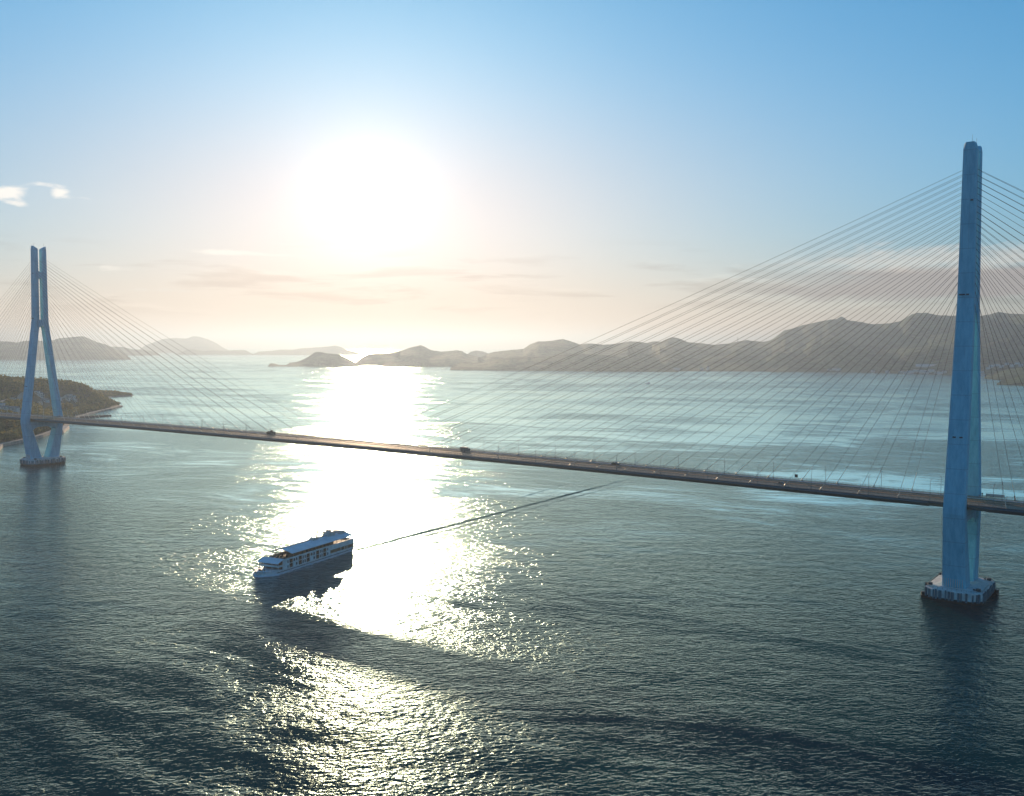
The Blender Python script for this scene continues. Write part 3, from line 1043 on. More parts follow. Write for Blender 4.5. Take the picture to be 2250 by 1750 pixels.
mb = MB()
xs = [0, .6, 2, 3.5, 5, 7, 9, 11, 13, 18, 30, 45, 60, 72, 78, 81]
rings = []
for x in xs:
    w, ww = hb(x), max(.12, hb(max(0, x - 1.2)) * .96 if x > 1.2 else .15)
    sh = float(np.interp(x, [0, 10, 14, 81], [2.9, 2.3, 1.9, 1.9]))
    x0 = x + (1.0 if x < 1 else 0)
    rings.append([(x0 + .2 * (x < 1), -ww * .9, -1.6), (x0, -ww, 0.0), (x, -w, sh - .05), (x, -w + .12, sh), (x, w - .12, sh), (x, w, sh - .05), (x0, ww, 0.0), (x0 + .2 * (x < 1), ww * .9, -1.6)])
mb.loft(rings, True)
hull = mb.build('hull', SILV, ship)
for s in (-1, 1):
    st = MB()
    st.loft([[(x, s * (hb(x) * .985 + .02), .82), (x, s * (hb(x) * .985 + .16), .82), (x, s * (hb(x) * .99 + .16), 1.12), (x, s * (hb(x) * .99 + .02), 1.12)] for x in (9, 11, 13, 18, 30, 45, 60, 72, 78, 80.5)], True)
    st.build('rubbing_strake', DARKSTEEL, hull)
# bow bulwark rail
bl = MB()
for s in (-1, 1):
    pts = [(x, s * (hb(x) - .15), float(np.interp(x, [0, 10, 14], [3.9, 3.3, 3.0]))) for x in (.3, 1.2, 2, 3.5, 5, 7, 9, 11, 12.8)]
    bl.tube(pts, .07, 5)
    for p in pts:
        bl.tube([(p[0], p[1], 1.9), p], .06, 5)
bl.build('bow_railing', RAIL, hull)
wl = MB()
wl.box(2.4, 3.6, -.9, .9, 2.3, 3.2).box(3.9, 4.5, -1.9, -1.2, 2.3, 3.3).box(3.9, 4.5, 1.2, 1.9, 2.3, 3.3).tube([(1.4, 0, 2.6), (1.4, 0, 5.0)], .06, 6)
wl.build('anchor_winch', DARKSTEEL, hull)

X0, X1 = 13.6, 81.0
cabin = MB()
ZT = 7.3
# window openings: (x0, x1, z0, z1)
TALL = [(19.1, 21.9), (27.2, 30.0), (34.4, 37.2), (43.2, 46.0), (50.0, 52.8)]
holes = []
for a, b_ in TALL:
    holes.append(('balcony_window', a, b_, 1.95, 4.15))
    holes.append(('balcony_window', a, b_, 4.55, 6.65))
SMALL = [(17.3, 18.2, 4.7, 6.3), (17.3, 18.2, 2.1, 3.5), (22.6, 24.0, 4.9, 6.4), (24.7, 26.1, 4.9, 6.4), (24.7, 26.1, 2.3, 3.8), (30.7, 31.7, 4.7, 6.4), (32.5, 33.5, 4.7, 6.4),
         (30.7, 31.7, 2.2, 3.8), (32.5, 33.5, 2.2, 3.8), (38.2, 39.8, 4.9, 6.4), (40.6, 42.0, 4.9, 6.4), (40.6, 42.0, 2.3, 3.8), (46.8, 47.7, 4.8, 6.4), (48.4, 49.3, 4.8, 6.4),
         (46.8, 47.7, 2.2, 3.8), (48.4, 49.3, 2.2, 3.8), (53.8, 54.9, 4.9, 6.2), (53.8, 54.9, 2.4, 3.7)]
for q in SMALL:
    holes.append(('window', *q))
LAT = ('lattice', 57.0, 80.6, 2.45, 4.35)
holes.append(LAT)


def wall_grid(y, x0, x1, z0, z1, hs):
    xs_ = sorted(set([x0, x1] + [h[1] for h in hs] + [h[2] for h in hs]))
    zs_ = sorted(set([z0, z1] + [h[3] for h in hs] + [h[4] for h in hs]))
    m_ = MB()
    for i in range(len(xs_) - 1):
        for j in range(len(zs_) - 1):
            cx, cz = (xs_[i] + xs_[i + 1]) / 2, (zs_[j] + zs_[j + 1]) / 2
            if any(h[1] < cx < h[2] and h[3] < cz < h[4] for h in hs):
                continue
            m_.add([(xs_[i], y, zs_[j]), (xs_[i + 1], y, zs_[j]), (xs_[i + 1], y, zs_[j + 1]), (xs_[i], y, zs_[j + 1])], [(0, 1, 2, 3)])
    return m_


yw = 6.74
cab = MB()
for s in (-1, 1):
    g_ = wall_grid(s * yw, X0, X1, 1.85, ZT, holes)
    cab.add(g_.v, g_.f)
    cab.box(X0, X1, min(s * (yw - .25), s * (yw + .06)), max(s * (yw - .25), s * (yw + .06)), ZT - .02, ZT + .12)
cab.add([(X0, -yw, 1.85), (X0, yw, 1.85), (X0, yw, ZT), (X0, -yw, ZT)], [(0, 1, 2, 3)])
cab.add([(X1, -yw, 1.85), (X1, yw, 1.85), (X1, yw, ZT), (X1, -yw, ZT)], [(0, 1, 2, 3)])
cabo = cab.build('superstructure', SILVW, ship, fix=False)
MB().box(X0 + .05, X1 - .05, -yw + .05, yw - .05, 6.45, 6.6).build('upper_deck', DECKW, ship)
for s in (-1, 1):
    sg_ = s
    for kind, a, b_, z0, z1 in holes:
        d_ = 1.6 if kind == 'balcony_window' else (0.18 if kind == 'window' else 1.2)
        y0 = s * yw
        y1 = s * (yw - d_)
        rc = MB()
        rc.add([(a, y0, z0), (b_, y0, z0), (b_, y0, z1), (a, y0, z1), (a, y1, z0), (b_, y1, z0), (b_, y1, z1), (a, y1, z1)],
               [(0, 1, 5, 4), (1, 2, 6, 5), (2, 3, 7, 6), (3, 0, 4, 7), (4, 5, 6, 7)])
        if kind == 'lattice':
            o = rc.build('side_gallery', WOODD, cabo, fix=False)
            sl_ = MB()
            ya, yb = sorted((s * (yw - .12), s * (yw - .02)))
            x = a
            while x < b_ - .2:
                if not 67.6 < x < 69.6:
                    sl_.box(x, x + .55, ya, yb, z0 + .02, z1 - .02)
                x += .72
            sl_.build('timber_screen', WOOD, cabo, fix=False)
            for xw in (67.4, 71.2, 73.6):
                MB().box(xw, xw + .45, min(s * (yw - .1), s * (yw + .05)), max(s * (yw - .1), s * (yw + .05)), z0 + .1, z1 - .1).build('gallery_post', WFRAME, cabo)
            continue
        o = rc.build(kind, ROOMD if kind == 'balcony_window' else GLASS, cabo, fix=False)
        fr_ = MB()
        fw = .42 if kind == 'balcony_window' else .12
        ya, yb = sorted((s * (yw - .03), s * (yw + .10)))
        e_ = .0 if kind == 'window' else .0
        fr_.box(a - fw, a, ya, yb, z0 - fw, z1 + fw).box(b_, b_ + fw, ya, yb, z0 - fw, z1 + fw).box(a, b_, ya, yb, z1, z1 + fw).box(a, b_, ya, yb, z0 - fw, z0)
        fr_.build('frame', WFRAME if kind == 'balcony_window' else SILV, o, fix=False)
        if kind == 'balcony_window':
            rl_ = MB()
            yr = s * (yw - .12)
            rl_.tube([(a, yr, z0 + 1.0), (b_, yr, z0 + 1.0)], .04, 4)
            for i in range(5):
                x = a + (b_ - a) * (i + .5) / 5
                rl_.tube([(x, yr, z0), (x, yr, z0 + 1.0)], .025, 4)
            rl_.build('balcony_rail', RAIL, o, fix=False)
# gable roof over the open third deck
RX0, RX1, EY, EZ, RZ = 20.6, 79.6, 7.5, 9.65, 11.75
rf = MB()
prof = [(-EY, EZ), (0, RZ), (EY, EZ), (EY, EZ - .22), (0, RZ - .26), (-EY, EZ - .22)]
rf.loft([[(x, y, z) for y, z in prof] for x in np.linspace(RX0, RX1, 24)], True)
roof = rf.build('roof', ROOFM, ship)
sm = MB()
x = RX0 + .4
while x < RX1:
    for s in (-1, 1):
        sm.loft([[(x - .04, s * EY, EZ + .0), (x + .04, s * EY, EZ + .0), (x + .04, s * EY, EZ + .09), (x - .04, s * EY, EZ + .09)],
                 [(x - .04, s * .1, RZ - .02), (x + .04, s * .1, RZ - .02), (x + .04, s * .1, RZ + .07), (x - .04, s * .1, RZ + .07)]], True)
    x += 1.25
tag(sm.build('roof_seam', ROOFM, roof, fix=False), kind='stuff')
MB().tube([(RX0 - 5.6, 0, RZ - .1), (RX1, 0, RZ + .06)], .16, 6).build('ridge_beam', WOODD, roof)
for s in (-1, 1):
    x = 23.0
    while x < 79:
        MB().box(x - .11, x + .11, s * 6.45 - .11, s * 6.45 + .11, 6.6, EZ + .05).build('roof_post', WOOD, ship)
        x += 4.55
uc = MB().box(31, 63, -4.7, 4.7, 6.6, 10.15)
upc = uc.build('upper_cabin', WOOD, ship)
for s in (-1, 1):
    for i in range(9):
        x = 33 + i * 3.3
        MB().box(x, x + 2.1, min(s * 4.66, s * 4.76), max(s * 4.66, s * 4.76), 6.9, 9.0).build('window', GLASS, upc)
# housings, funnel and masts above the ridge
h1 = MB()
h1.loft([[(47.5 + dx * 1.0, -1.8 + 0, 11.2), (47.5 + dx, 1.8, 11.2), (47.5 + dx, 1.5, 12.9 - .5 * abs(dx - 2.4) / 2.4), (47.5 + dx, -1.5, 12.9 - .5 * abs(dx - 2.4) / 2.4)] for dx in (0, 1.2, 2.4, 3.6, 4.8)], True)
h1.build('ridge_housing', HOUSE, ship)
h2 = MB()
h2.loft([[(61.5, -2.2, 10.6), (61.5, 2.2, 10.6), (61.8, 2.0, 13.9), (61.8, -2.0, 13.9)], [(68.5, -2.2, 10.6), (68.5, 2.2, 10.6), (67.4, 2.0, 13.5), (67.4, -2.0, 13.5)]], True)
h2.box(63.2, 65.6, -1.1, 1.1, 13.6, 14.9)
h2.build('funnel', HOUSE, ship)
h3 = MB()
h3.loft([[(71.5, -3.0, 10.4), (71.5, 3.0, 10.4), (72.3, 2.5, 13.3), (72.3, -2.5, 13.3)], [(78.6, -3.0, 10.4), (78.6, 3.0, 10.4), (77.2, 2.5, 12.6), (77.2, -2.5, 12.6)]], True)
h3.build('aft_housing', HOUSE, ship)
mm = MB()
mm.tube([(52.6, 0, 11.4), (52.6, 0, 20.2)], .2, 8, r2=.13).tube([(52.6, -1.2, 17.4), (52.6, 1.2, 17.4)], .07, 6).tube([(52.6, 0, 18.9), (51.8, 0, 18.9)], .1, 6)
mst = mm.build('mast', WOODD, ship)
MB().tube([(52.7, 0, 19.9), (57, 0, 19.2), (61, 0, 16.8), (64.4, 0, 14.7)], .05, 5).build('aerial_wire', WOODD, mst)
fm = MB()
fm.tube([(15.9, 0, 7.0), (15.9, 0, 13.4)], .2, 8, r2=.12).box(15.6, 16.2, -.25, .25, 11.9, 12.7).tube([(15.9, -.9, 10.2), (15.9, .9, 10.2)], .06, 6)
fm.build('foremast', WOODD, ship)
# pent roof, balcony and open deck at the bow
pt = MB()
pt.loft([[(8.2, -7.2, 6.05), (13.9, -7.2, 7.75), (13.9, -7.2, 7.55), (8.2, -7.2, 5.87)], [(8.1, 0, 6.1), (13.9, 0, 7.85), (13.9, 0, 7.65), (8.1, 0, 5.92)], [(8.2, 7.2, 6.05), (13.9, 7.2, 7.75), (13.9, 7.2, 7.55), (8.2, 7.2, 5.87)]], True)
pt.build('bow_roof', ROOFM, ship)
bd = MB()
bd.loft([[(9.6, -6.6, 3.75), (X0, -6.7, 3.75), (X0, -6.7, 3.95), (9.6, -6.6, 3.95)], [(9.3, 0, 3.75), (X0, 0, 3.75), (X0, 0, 3.95), (9.3, 0, 3.95)], [(9.6, 6.6, 3.75), (X0, 6.7, 3.75), (X0, 6.7, 3.95), (9.6, 6.6, 3.95)]], True)
balc = bd.build('bow_balcony', SILV, ship)
br = MB()
for (p, q) in (((9.6, -6.55), (9.3, 0)), ((9.3, 0), (9.6, 6.55)), ((9.6, -6.55), (13.5, -6.65)), ((9.6, 6.55), (13.5, 6.65))):
    d_ = Vector((q[0] - p[0], q[1] - p[1])).normalized() * .04
    nx, ny = -d_.y, d_.x
    br.loft([[(p[0] + nx, p[1] + ny, 3.95), (p[0] - nx, p[1] - ny, 3.95), (p[0] - nx, p[1] - ny, 4.7), (p[0] + nx, p[1] + ny, 4.7)], [(q[0] + nx, q[1] + ny, 3.95), (q[0] - nx, q[1] - ny, 3.95), (q[0] - nx, q[1] - ny, 4.7), (q[0] + nx, q[1] + ny, 4.7)]], True)
br.build('balcony_front', SILVW, balc)
for y in (-6.4, -2.2, 2.2, 6.4):
    MB().box(9.7, 9.9, y - .1, y + .1, 2.2, 6.1).build('bow_post', SILV, ship)
MB().box(13.2, 13.55, -6.2, 6.2, 2.0, 7.2).build('front_window_wall', GLASS, ship)
for (x, y, w) in ((17.4, -4.0, .9), (18.6, -1.0, .7), (19.6, 2.2, .8), (21.0, -3.0, .8), (22.5, 1.5, .8), (24.5, -3.8, .7)):
    MB().box(x - w, x + w, y - w * .7, y + w * .7, 6.6, 7.35).box(x + w * .7, x + w, y - w * .7, y + w * .7, 7.3, 8.1).build('deck_seat', WOODD, ship)
ur = MB()
for s in (-1, 1):
    ur.tube([(13.8, s * 6.6, 7.95), (23, s * 6.6, 7.95)], .05, 5)
ur.tube([(13.9, -6.6, 8.1), (13.9, 6.6, 8.1)], .05, 5)
for y in np.linspace(-6.6, 6.6, 9):
    ur.tube([(13.9, y, 7.0), (13.9, y, 8.1)], .04, 4)
for s in (-1, 1):
    for x in np.linspace(14, 80, 34):
        ur.tube([(x, s * 6.6, 7.3), (x, s * 6.6, 7.95)], .035, 4)
ur.build('upper_railing', RAIL, ship)

# foam along the hull and behind the stern
FOAM = mat('white_foam', (0.80, 0.84, 0.86), 0.9, var=0.08, scale=0.8, bump=0.5)
fo = MB()
rg = random.Random(5)


def foam_blob(x, y, lx, ly, h_=.25, n=9):
    c = [(x, y, h_ + .06)]
    ring = []
    for k in range(n):
        a = 2 * PI * k / n
        r = rg.uniform(.6, 1.15)
        ring.append((x + lx * r * math.cos(a), y + ly * r * math.sin(a), .03))
    fo.add(c + ring, [(0, 1 + k, 1 + (k + 1) % n) for k in range(n)])


def wlw(x):
    return hb(max(0, x - 1.2)) * .96


for s in (-1, 1):
    for i in range(60):
        x = rg.uniform(.2, 9)
        foam_blob(x, s * (wlw(x) + rg.uniform(.1, .5 + x * .16)), rg.uniform(.6, 1.6), rg.uniform(.3, .7), rg.uniform(.15, .6))
    for i in range(170):
        x = 8 + 72 * rg.random() ** 1.1
        foam_blob(x, s * (wlw(x) + .1 + abs(rg.gauss(0, .55))), rg.uniform(.5, 2.2), rg.uniform(.12, .34), rg.uniform(.08, .25))
    for i in range(26):
        q = rg.random()
        foam_blob(8 + 26 * q, s * (wlw(10) + .6 + 4.4 * q + rg.uniform(-.3, .3)), rg.uniform(.5, 1.3), rg.uniform(.15, .3), .12)
for i in range(120):
    q = rg.random() ** 1.6
    foam_blob(81 + 42 * q, rg.gauss(0, 2.6 + 2 * q), rg.uniform(.6, 2.2), rg.uniform(.2, .6), .14)
fm_o = fo.build('bow_wave_foam', FOAM, None, smooth=True)
fm_o.location = (SHIP_BOW.x, SHIP_BOW.y, 0)
fm_o.rotation_euler = (0, 0, SH_TH)
tag(fm_o, kind='stuff')

# ------------------------------------------------------------------ other boats
def small_boat(name, loc, rz, sc, label):
    b = empty(name, (*loc, 0), rz)
    tag(b, label, 'boat')
    mb = MB()
    mb.loft([[(x, -w, z0), (x, w, z0), (x, w * 1.15, z1), (x, -w * 1.15, z1)] for x, w, z0, z1 in ((-6.5, .25, .2, 2.2), (-5, 1.2, -.3, 1.7), (-2, 1.9, -.5, 1.3), (3, 1.9, -.5, 1.2), (6, 1.7, -.4, 1.3))], True)
    mb.build('hull', SILVW, b)
    wh = MB().box(.5, 3.6, -1.2, 1.2, 1.2, 3.7).box(.2, 3.9, -1.4, 1.4, 3.7, 3.9)
    wh.build('wheelhouse', WFRAME, b)
    MB().tube([(-1.5, 0, 1.2), (-1.5, 0, 6.2)], .12, 6).tube([(-1.5, 0, 5), (-5.5, 0, 4.4)], .09, 6).tube([(4.8, 0, 1.2), (4.8, 0, 4.8)], .1, 6).build('mast', WOODD, b)
    b.scale = (sc, sc, sc)
    return b


small_boat('fishing_boat', ground(1423, 843.5), R(8), 1.35, 'small dark fishing boat alone on the open water before the right-hand hills')
fs = small_boat('cargo_boat', ground(848, 774), R(-4), 8.0, 'tiny far boat on the bright strip of water at the horizon')

# ------------------------------------------------------------------ wooded headland at the left
SHORE = [(-560, 1040), (-621, 1180), (-626, 1258), (-632, 1304), (-649, 1378), (-671, 1462), (-705, 1570), (-738, 1655), (-757, 1765), (-768, 1856),
         (-783, 1950), (-800, 1995), (-832, 2009), (-883, 2079), (-925, 2140), (-943, 2221), (-942, 2275), (-930, 2331), (-918, 2371), (-945, 2420),
         (-985, 2470), (-1058, 2529), (-1250, 2560), (-1500, 2500), (-1750, 2300), (-1750, 1000), (-900, 980)]
SP = np.array(SHORE, float)


def shore_dist(x, y):
    """signed distance to the shoreline, positive on land (vectorised)"""
    x = np.asarray(x, float)
    y = np.asarray(y, float)
    d = np.full(x.shape, 1e9)
    ins = np.zeros(x.shape, bool)
    n = len(SP)
    for i in range(n):
        x1, y1 = SP[i]
        x2, y2 = SP[(i + 1) % n]
        ex, ey = x2 - x1, y2 - y1
        t_ = np.clip(((x - x1) * ex + (y - y1) * ey) / (ex * ex + ey * ey), 0, 1)
        d = np.minimum(d, np.hypot(x - x1 - t_ * ex, y - y1 - t_ * ey))
        c = ((y1 > y) != (y2 > y)) & (x < (x2 - x1) * (y - y1) / (y2 - y1 + 1e-12) + x1)
        ins ^= c
    return np.where(ins, d, -d)


def sil(u, v, D, trees=9.0):
    d = ray(u, v)
    return (d[0] * D / d[1], D, CAMH + d[2] * D / d[1] - trees)


RIDGE = [sil(-60, 824, 1750), sil(0, 828, 1760), sil(38, 832, 1780), sil(62, 834, 1800), sil(84, 830, 1830), sil(104, 834, 1850), sil(130, 839, 1870), sil(160, 846, 1890),
         sil(190, 850.5, 1900), sil(203, 858, 1905)]
SPIT1 = [(-815, 1960, 6), (-850, 1985, 9)]
SPIT2 = [(-1000, 2440, 5), (-975, 2400, 5), (-950, 2360, 3)]


def seg_h(x, y, pts, sig):
    h = np.zeros(np.shape(x))
    for (x1, y1, h1), (x2, y2, h2) in zip(pts, pts[1:]):
        ex, ey = x2 - x1, y2 - y1
        t_ = np.clip(((x - x1) * ex + (y - y1) * ey) / (ex * ex + ey * ey), 0, 1)
        d = np.hypot(x - x1 - t_ * ex, y - y1 - t_ * ey)
        sg = sig if np.isscalar(sig) else sig[0] + (sig[1] - sig[0]) * np.clip((x - pts[0][0]) / (pts[-1][0] - pts[0][0]), 0, 1) ** 2
        h = np.maximum(h, (h1 + t_ * (h2 - h1)) * np.exp(-(d / sg) ** 2))
    return h


def land_h(x, y):
    x = np.asarray(x, float)
    y = np.asarray(y, float)
    sd = shore_dist(x, y)
    k = np.clip(sd / 70.0, 0, 1)
    k = k * k * (3 - 2 * k)
    base = 2.2 * np.clip(sd / 6.0, 0, 1) + np.minimum(30.0, sd * .28) * k * np.clip((1980 - y) / 250, 0.15, 1)
    r = seg_h(x, y, RIDGE, (215.0, 85.0)) * np.clip(sd / 55.0, 0, 1) ** .8
    s2 = seg_h(x, y, SPIT2, 45.0) * np.clip(sd / 25.0, 0, 1)
    h = np.maximum(np.maximum(base, r), s2)
    nz = 5.0 * np.sin(x / 37.0 + 1.3 * np.sin(y / 51.0)) * np.sin(y / 43.0 + .7) * k
    h = h + np.minimum(nz, h * .25)
    return np.where(sd > 0, h, np.maximum(-6.0, sd * .35))


STEP = 12.0
gx = np.arange(-1500, -520, STEP)
gy = np.arange(960, 2600, STEP)
GX, GY = np.meshgrid(gx, gy, indexing='ij')
H = land_h(GX, GY)
V = np.stack([GX.ravel(), GY.ravel(), H.ravel()], 1)
ny = len(gy)
I = np.arange(len(gx) * ny).reshape(len(gx), ny)
F = np.stack([I[:-1, :-1].ravel(), I[1:, :-1].ravel(), I[1:, 1:].ravel(), I[:-1, 1:].ravel()], 1)
keep = (H.ravel()[F] > -5.9).any(1)
me = MB()
me.add(V.tolist(), F[keep].tolist())


def ground_mat():
    m = bpy.data.materials.new('headland_ground')
    m.use_nodes = True
    t = NT(m.node_tree)
    b = t.n['Principled BSDF']
    g = t.node('ShaderNodeNewGeometry')
    P = g.outputs['Position']
    x, y, z = t.sep(P)
    f, _ = t.noise(P, 1 / 25.0, 5.0, .65)
    grass = t.mix(t.step(f, .35, .65), (.045, .05, .022), (.13, .105, .05))
    c = t.mix(t.step(t.math('ADD', z, t.math('MULTIPLY', f, 2.5)), 2.2, 4.2), (.30, .24, .17), grass)
    t.l.new(c, b.inputs['Base Color'])
    b.inputs['Roughness'].default_value = .9
    return m


GROUNDM = ground_mat()
hd = me.build('headland', GROUNDM, smooth=True, fix=False)
tag(hd, kind='structure')


# ---- trees: crowns of many leaf-clump faces round a tapered trunk
def crown_faces(rg, n, rx, rz, cz, leaf):
    a = rg.normal(size=(n, 3))
    a /= np.linalg.norm(a, axis=1)[:, None]
    lump = 1 + .28 * np.sin(a[:, 0] * 4.1 + rg.uniform(0, 6)) * np.sin(a[:, 1] * 3.7 + rg.uniform(0, 6)) + .16 * np.sin(a[:, 2] * 6 + rg.uniform(0, 6))
    rad = rg.uniform(.72, 1.03, n) * lump
    p = a * rad[:, None] * np.array([rx, rx, rz])
    p[:, 2] = np.maximum(p[:, 2], -rz * .55) + cz
    nn = a + rg.normal(size=(n, 3)) * .45
    nn /= np.linalg.norm(nn, axis=1)[:, None]
    r_ = rg.normal(size=(n, 3))
    u_ = np.cross(nn, r_)
    u_ /= np.linalg.norm(u_, axis=1)[:, None]
    w_ = np.cross(nn, u_)
    s = (leaf * rg.uniform(.6, 1.3, n))[:, None]
    q = np.stack([p - u_ * s - w_ * s * .7, p + u_ * s - w_ * s * .8, p + u_ * s * .9 + w_ * s, p - u_ * s * .8 + w_ * s * .9], 1)
    return q.reshape(-1, 3)


def leaf_mat(name, c1, c2, c3):
    m = bpy.data.materials.new(name)
    m.use_nodes = True
    t = NT(m.node_tree)
    b = t.n['Principled BSDF']
    g = t.node('ShaderNodeNewGeometry')
    f, _ = t.noise(g.outputs['Position'], 1 / 26.0, 3.0, .6)
    c = t.mix(t.step(f, .38, .66), c1, c2)
    c = t.mix(t.math('MULTIPLY', g.outputs['Random Per Island'], .8), c, c3)
    t.l.new(c, b.inputs['Base Color'])
    b.inputs['Roughness'].default_value = .7
    b.inputs['Specular IOR Level'].default_value = .2
    tr = t.node('ShaderNodeBsdfTranslucent')
    t.l.new(c, tr.inputs['Color'])
    mx = t.node('ShaderNodeMixShader')
    mx.inputs[0].default_value = .5
    t.l.new(b.outputs[0], mx.inputs[1])
    t.l.new(tr.outputs[0], mx.inputs[2])
    t.l.new(mx.outputs[0], t.n['Material Output'].inputs['Surface'])
    return m


LEAF = leaf_mat('forest_leaves', (.085, .115, .03), (.34, .25, .06), (.20, .20, .05))
LEAFY = leaf_mat('yellow_leaves', (.22, .17, .03), (.30, .21, .035), (.15, .14, .03))
LEAFD = leaf_mat('dark_leaves', (.045, .065, .024), (.08, .095, .03), (.06, .08, .026))
BARK = mat('bark', (.09, .065, .045), .9, var=.3, scale=.8)


def visible_side(x, y):
    return np.abs(x / y) < .545


pts = []
rg_t = np.random.default_rng(4)
cand = np.stack([rg_t.uniform(-1400, -600, 60000), rg_t.uniform(1090, 2560, 60000)], 1)
cand = cand[visible_side(cand[:, 0], cand[:, 1])]
sdc = shore_dist(cand[:, 0], cand[:, 1])
cand = cand[sdc > 5.5]
CLEAR = []          # (x, y, radius) kept open for houses, lanes


def pix_land(u, v):
    """where a photo pixel meets the headland"""
    d = ray(u, v)
    for D in np.arange(1080, 2500, 4.0):
        x, y, z = d[0] * D / d[1], D, CAMH + d[2] * D / d[1]
        if z <= float(land_h(x, y)):
            return (x, y, float(land_h(x, y)))
    return (d[0] * 2000, 2000, 0)


HOUSES = [(131, 880.5, 9, 7, 5.5, 'white', 'small white house right of the left tower, beside the slope road'), (146, 880, 15, 9, 5, 'grey', 'long grey-roofed house on the headland right of the left tower'),
          (154.5, 877, 8, 7, 7, 'white', 'tall white house between the grey-roofed and the teal-roofed houses'), (162, 877, 9, 8, 5, 'teal', 'teal-roofed house at the right of the hamlet on the headland'),
          (164.5, 884, 7, 6, 4, 'white', 'low white shed below the teal-roofed house'), (82, 867, 9, 7, 5, 'white', 'white house highest on the slope between the tower legs'),
          (89, 873, 10, 8, 5, 'white', 'white house in the middle of the slope between the tower legs'), (93, 877, 8, 7, 5, 'grey', 'grey-roofed house low on the slope between the tower legs'),
          (4.5, 896, 10, 8, 6, 'white', 'white house at the left edge of the photo above the bridge road'), (10, 901, 12, 8, 5, 'grey', 'grey house second from the left edge above the bridge road'),
          (88, 888.5, 9, 7, 5, 'tan', 'tan house just above the deck between the tower legs'), (28, 903, 24, 10, 5, 'grey', 'long low grey shed above the bridge road left of the left tower'),
          (99, 883, 16, 10, 4, 'grey', 'broad grey roof just above the deck between the tower legs')]
hp = []
for u, v, w, dpt, hh, colr, lab in HOUSES:
    p = pix_land(u, v)
    hp.append(p)
    CLEAR.append((p[0], p[1], max(w, dpt) * .8 + 5))
    CLEAR.append((p[0] * .985, p[1] * .985, max(w, dpt) * .75 + 4))
    CLEAR.append((p[0] * .972, p[1] * .972, max(w, dpt) * .6 + 3))
LANES = [[(2, 884), (8, 882), (15, 881), (22, 878), (27, 875.5)], [(0, 891), (6, 886), (13, 884.5), (24, 884)], [(34, 881), (40, 876.5), (47, 872), (54, 866)],
         [(36, 889), (39, 882), (44, 877), (54, 873)], [(139, 881), (144, 876), (150, 873)]]
lanep = [[pix_land(u, v) for u, v in L] for L in LANES]
for L in lanep:
    for a, b_ in zip(L, L[1:]):
        for q in np.linspace(0, 1, 6):
            x, y = a[0] + (b_[0] - a[0]) * q, a[1] + (b_[1] - a[1]) * q
            CLEAR.append((x, y, 5.0))
            CLEAR.append((x * .99, y * .99, 5.5))
            CLEAR.append((x * .982, y * .982, 5.5))
ok = np.ones(len(cand), bool)
for x, y, r in CLEAR:
    ok &= np.hypot(cand[:, 0] - x, cand[:, 1] - y) > r
# the bridge approach runs over the land: keep crowns clear of the deck
ra = (cand[:, 0] - BR_O.x) * BA.x + (cand[:, 1] - BR_O.y) * BA.y
rn = (cand[:, 0] - BR_O.x) * BN.x + (cand[:, 1] - BR_O.y) * BN.y
cand = cand[ok & (np.abs(rn) > 24)]
acc = []
cell = {}
for x, y in cand:
    key = (int(x // 7), int(y // 7))
    if any((abs(x - q[0]) < 6 and abs(y - q[1]) < 6) for i in (-1, 0, 1) for j in (-1, 0, 1) for q in cell.get((key[0] + i, key[1] + j), ())):
        continue
    cell.setdefault(key, []).append((x, y))
    acc.append((x, y))
    if len(acc) > 5200:
        break
acc = np.array(acc)
ah = land_h(acc[:, 0], acc[:, 1])
rn_a = (acc[:, 0] - BR_O.x) * BN.x + (acc[:, 1] - BR_O.y) * BN.y


def tree_proto(seed, rx, rz, ht, leafm, n=150):
    rg = np.random.default_rng(seed)
    root = empty('broadleaf_tree')
    q = crown_faces(rg, n, rx, rz, ht - rz, .95)
    MB().add(q.tolist(), [(4 * i, 4 * i + 1, 4 * i + 2, 4 * i + 3) for i in range(n)]).build('crown', leafm, root, fix=False)
    tk_ = MB().tube([(0, 0, -.5), (.1, 0, ht * .35), (.2, .1, ht * .62)], .42, 7, r2=.16)
    for a in (0, 2.1, 4.2):
        tk_.tube([(.1, 0, ht * .36), (rx * .5 * math.cos(a), rx * .5 * math.sin(a), ht * .62)], .2, 5, r2=.07)
    tk_.build('trunk', BARK, root, fix=False)
    return root


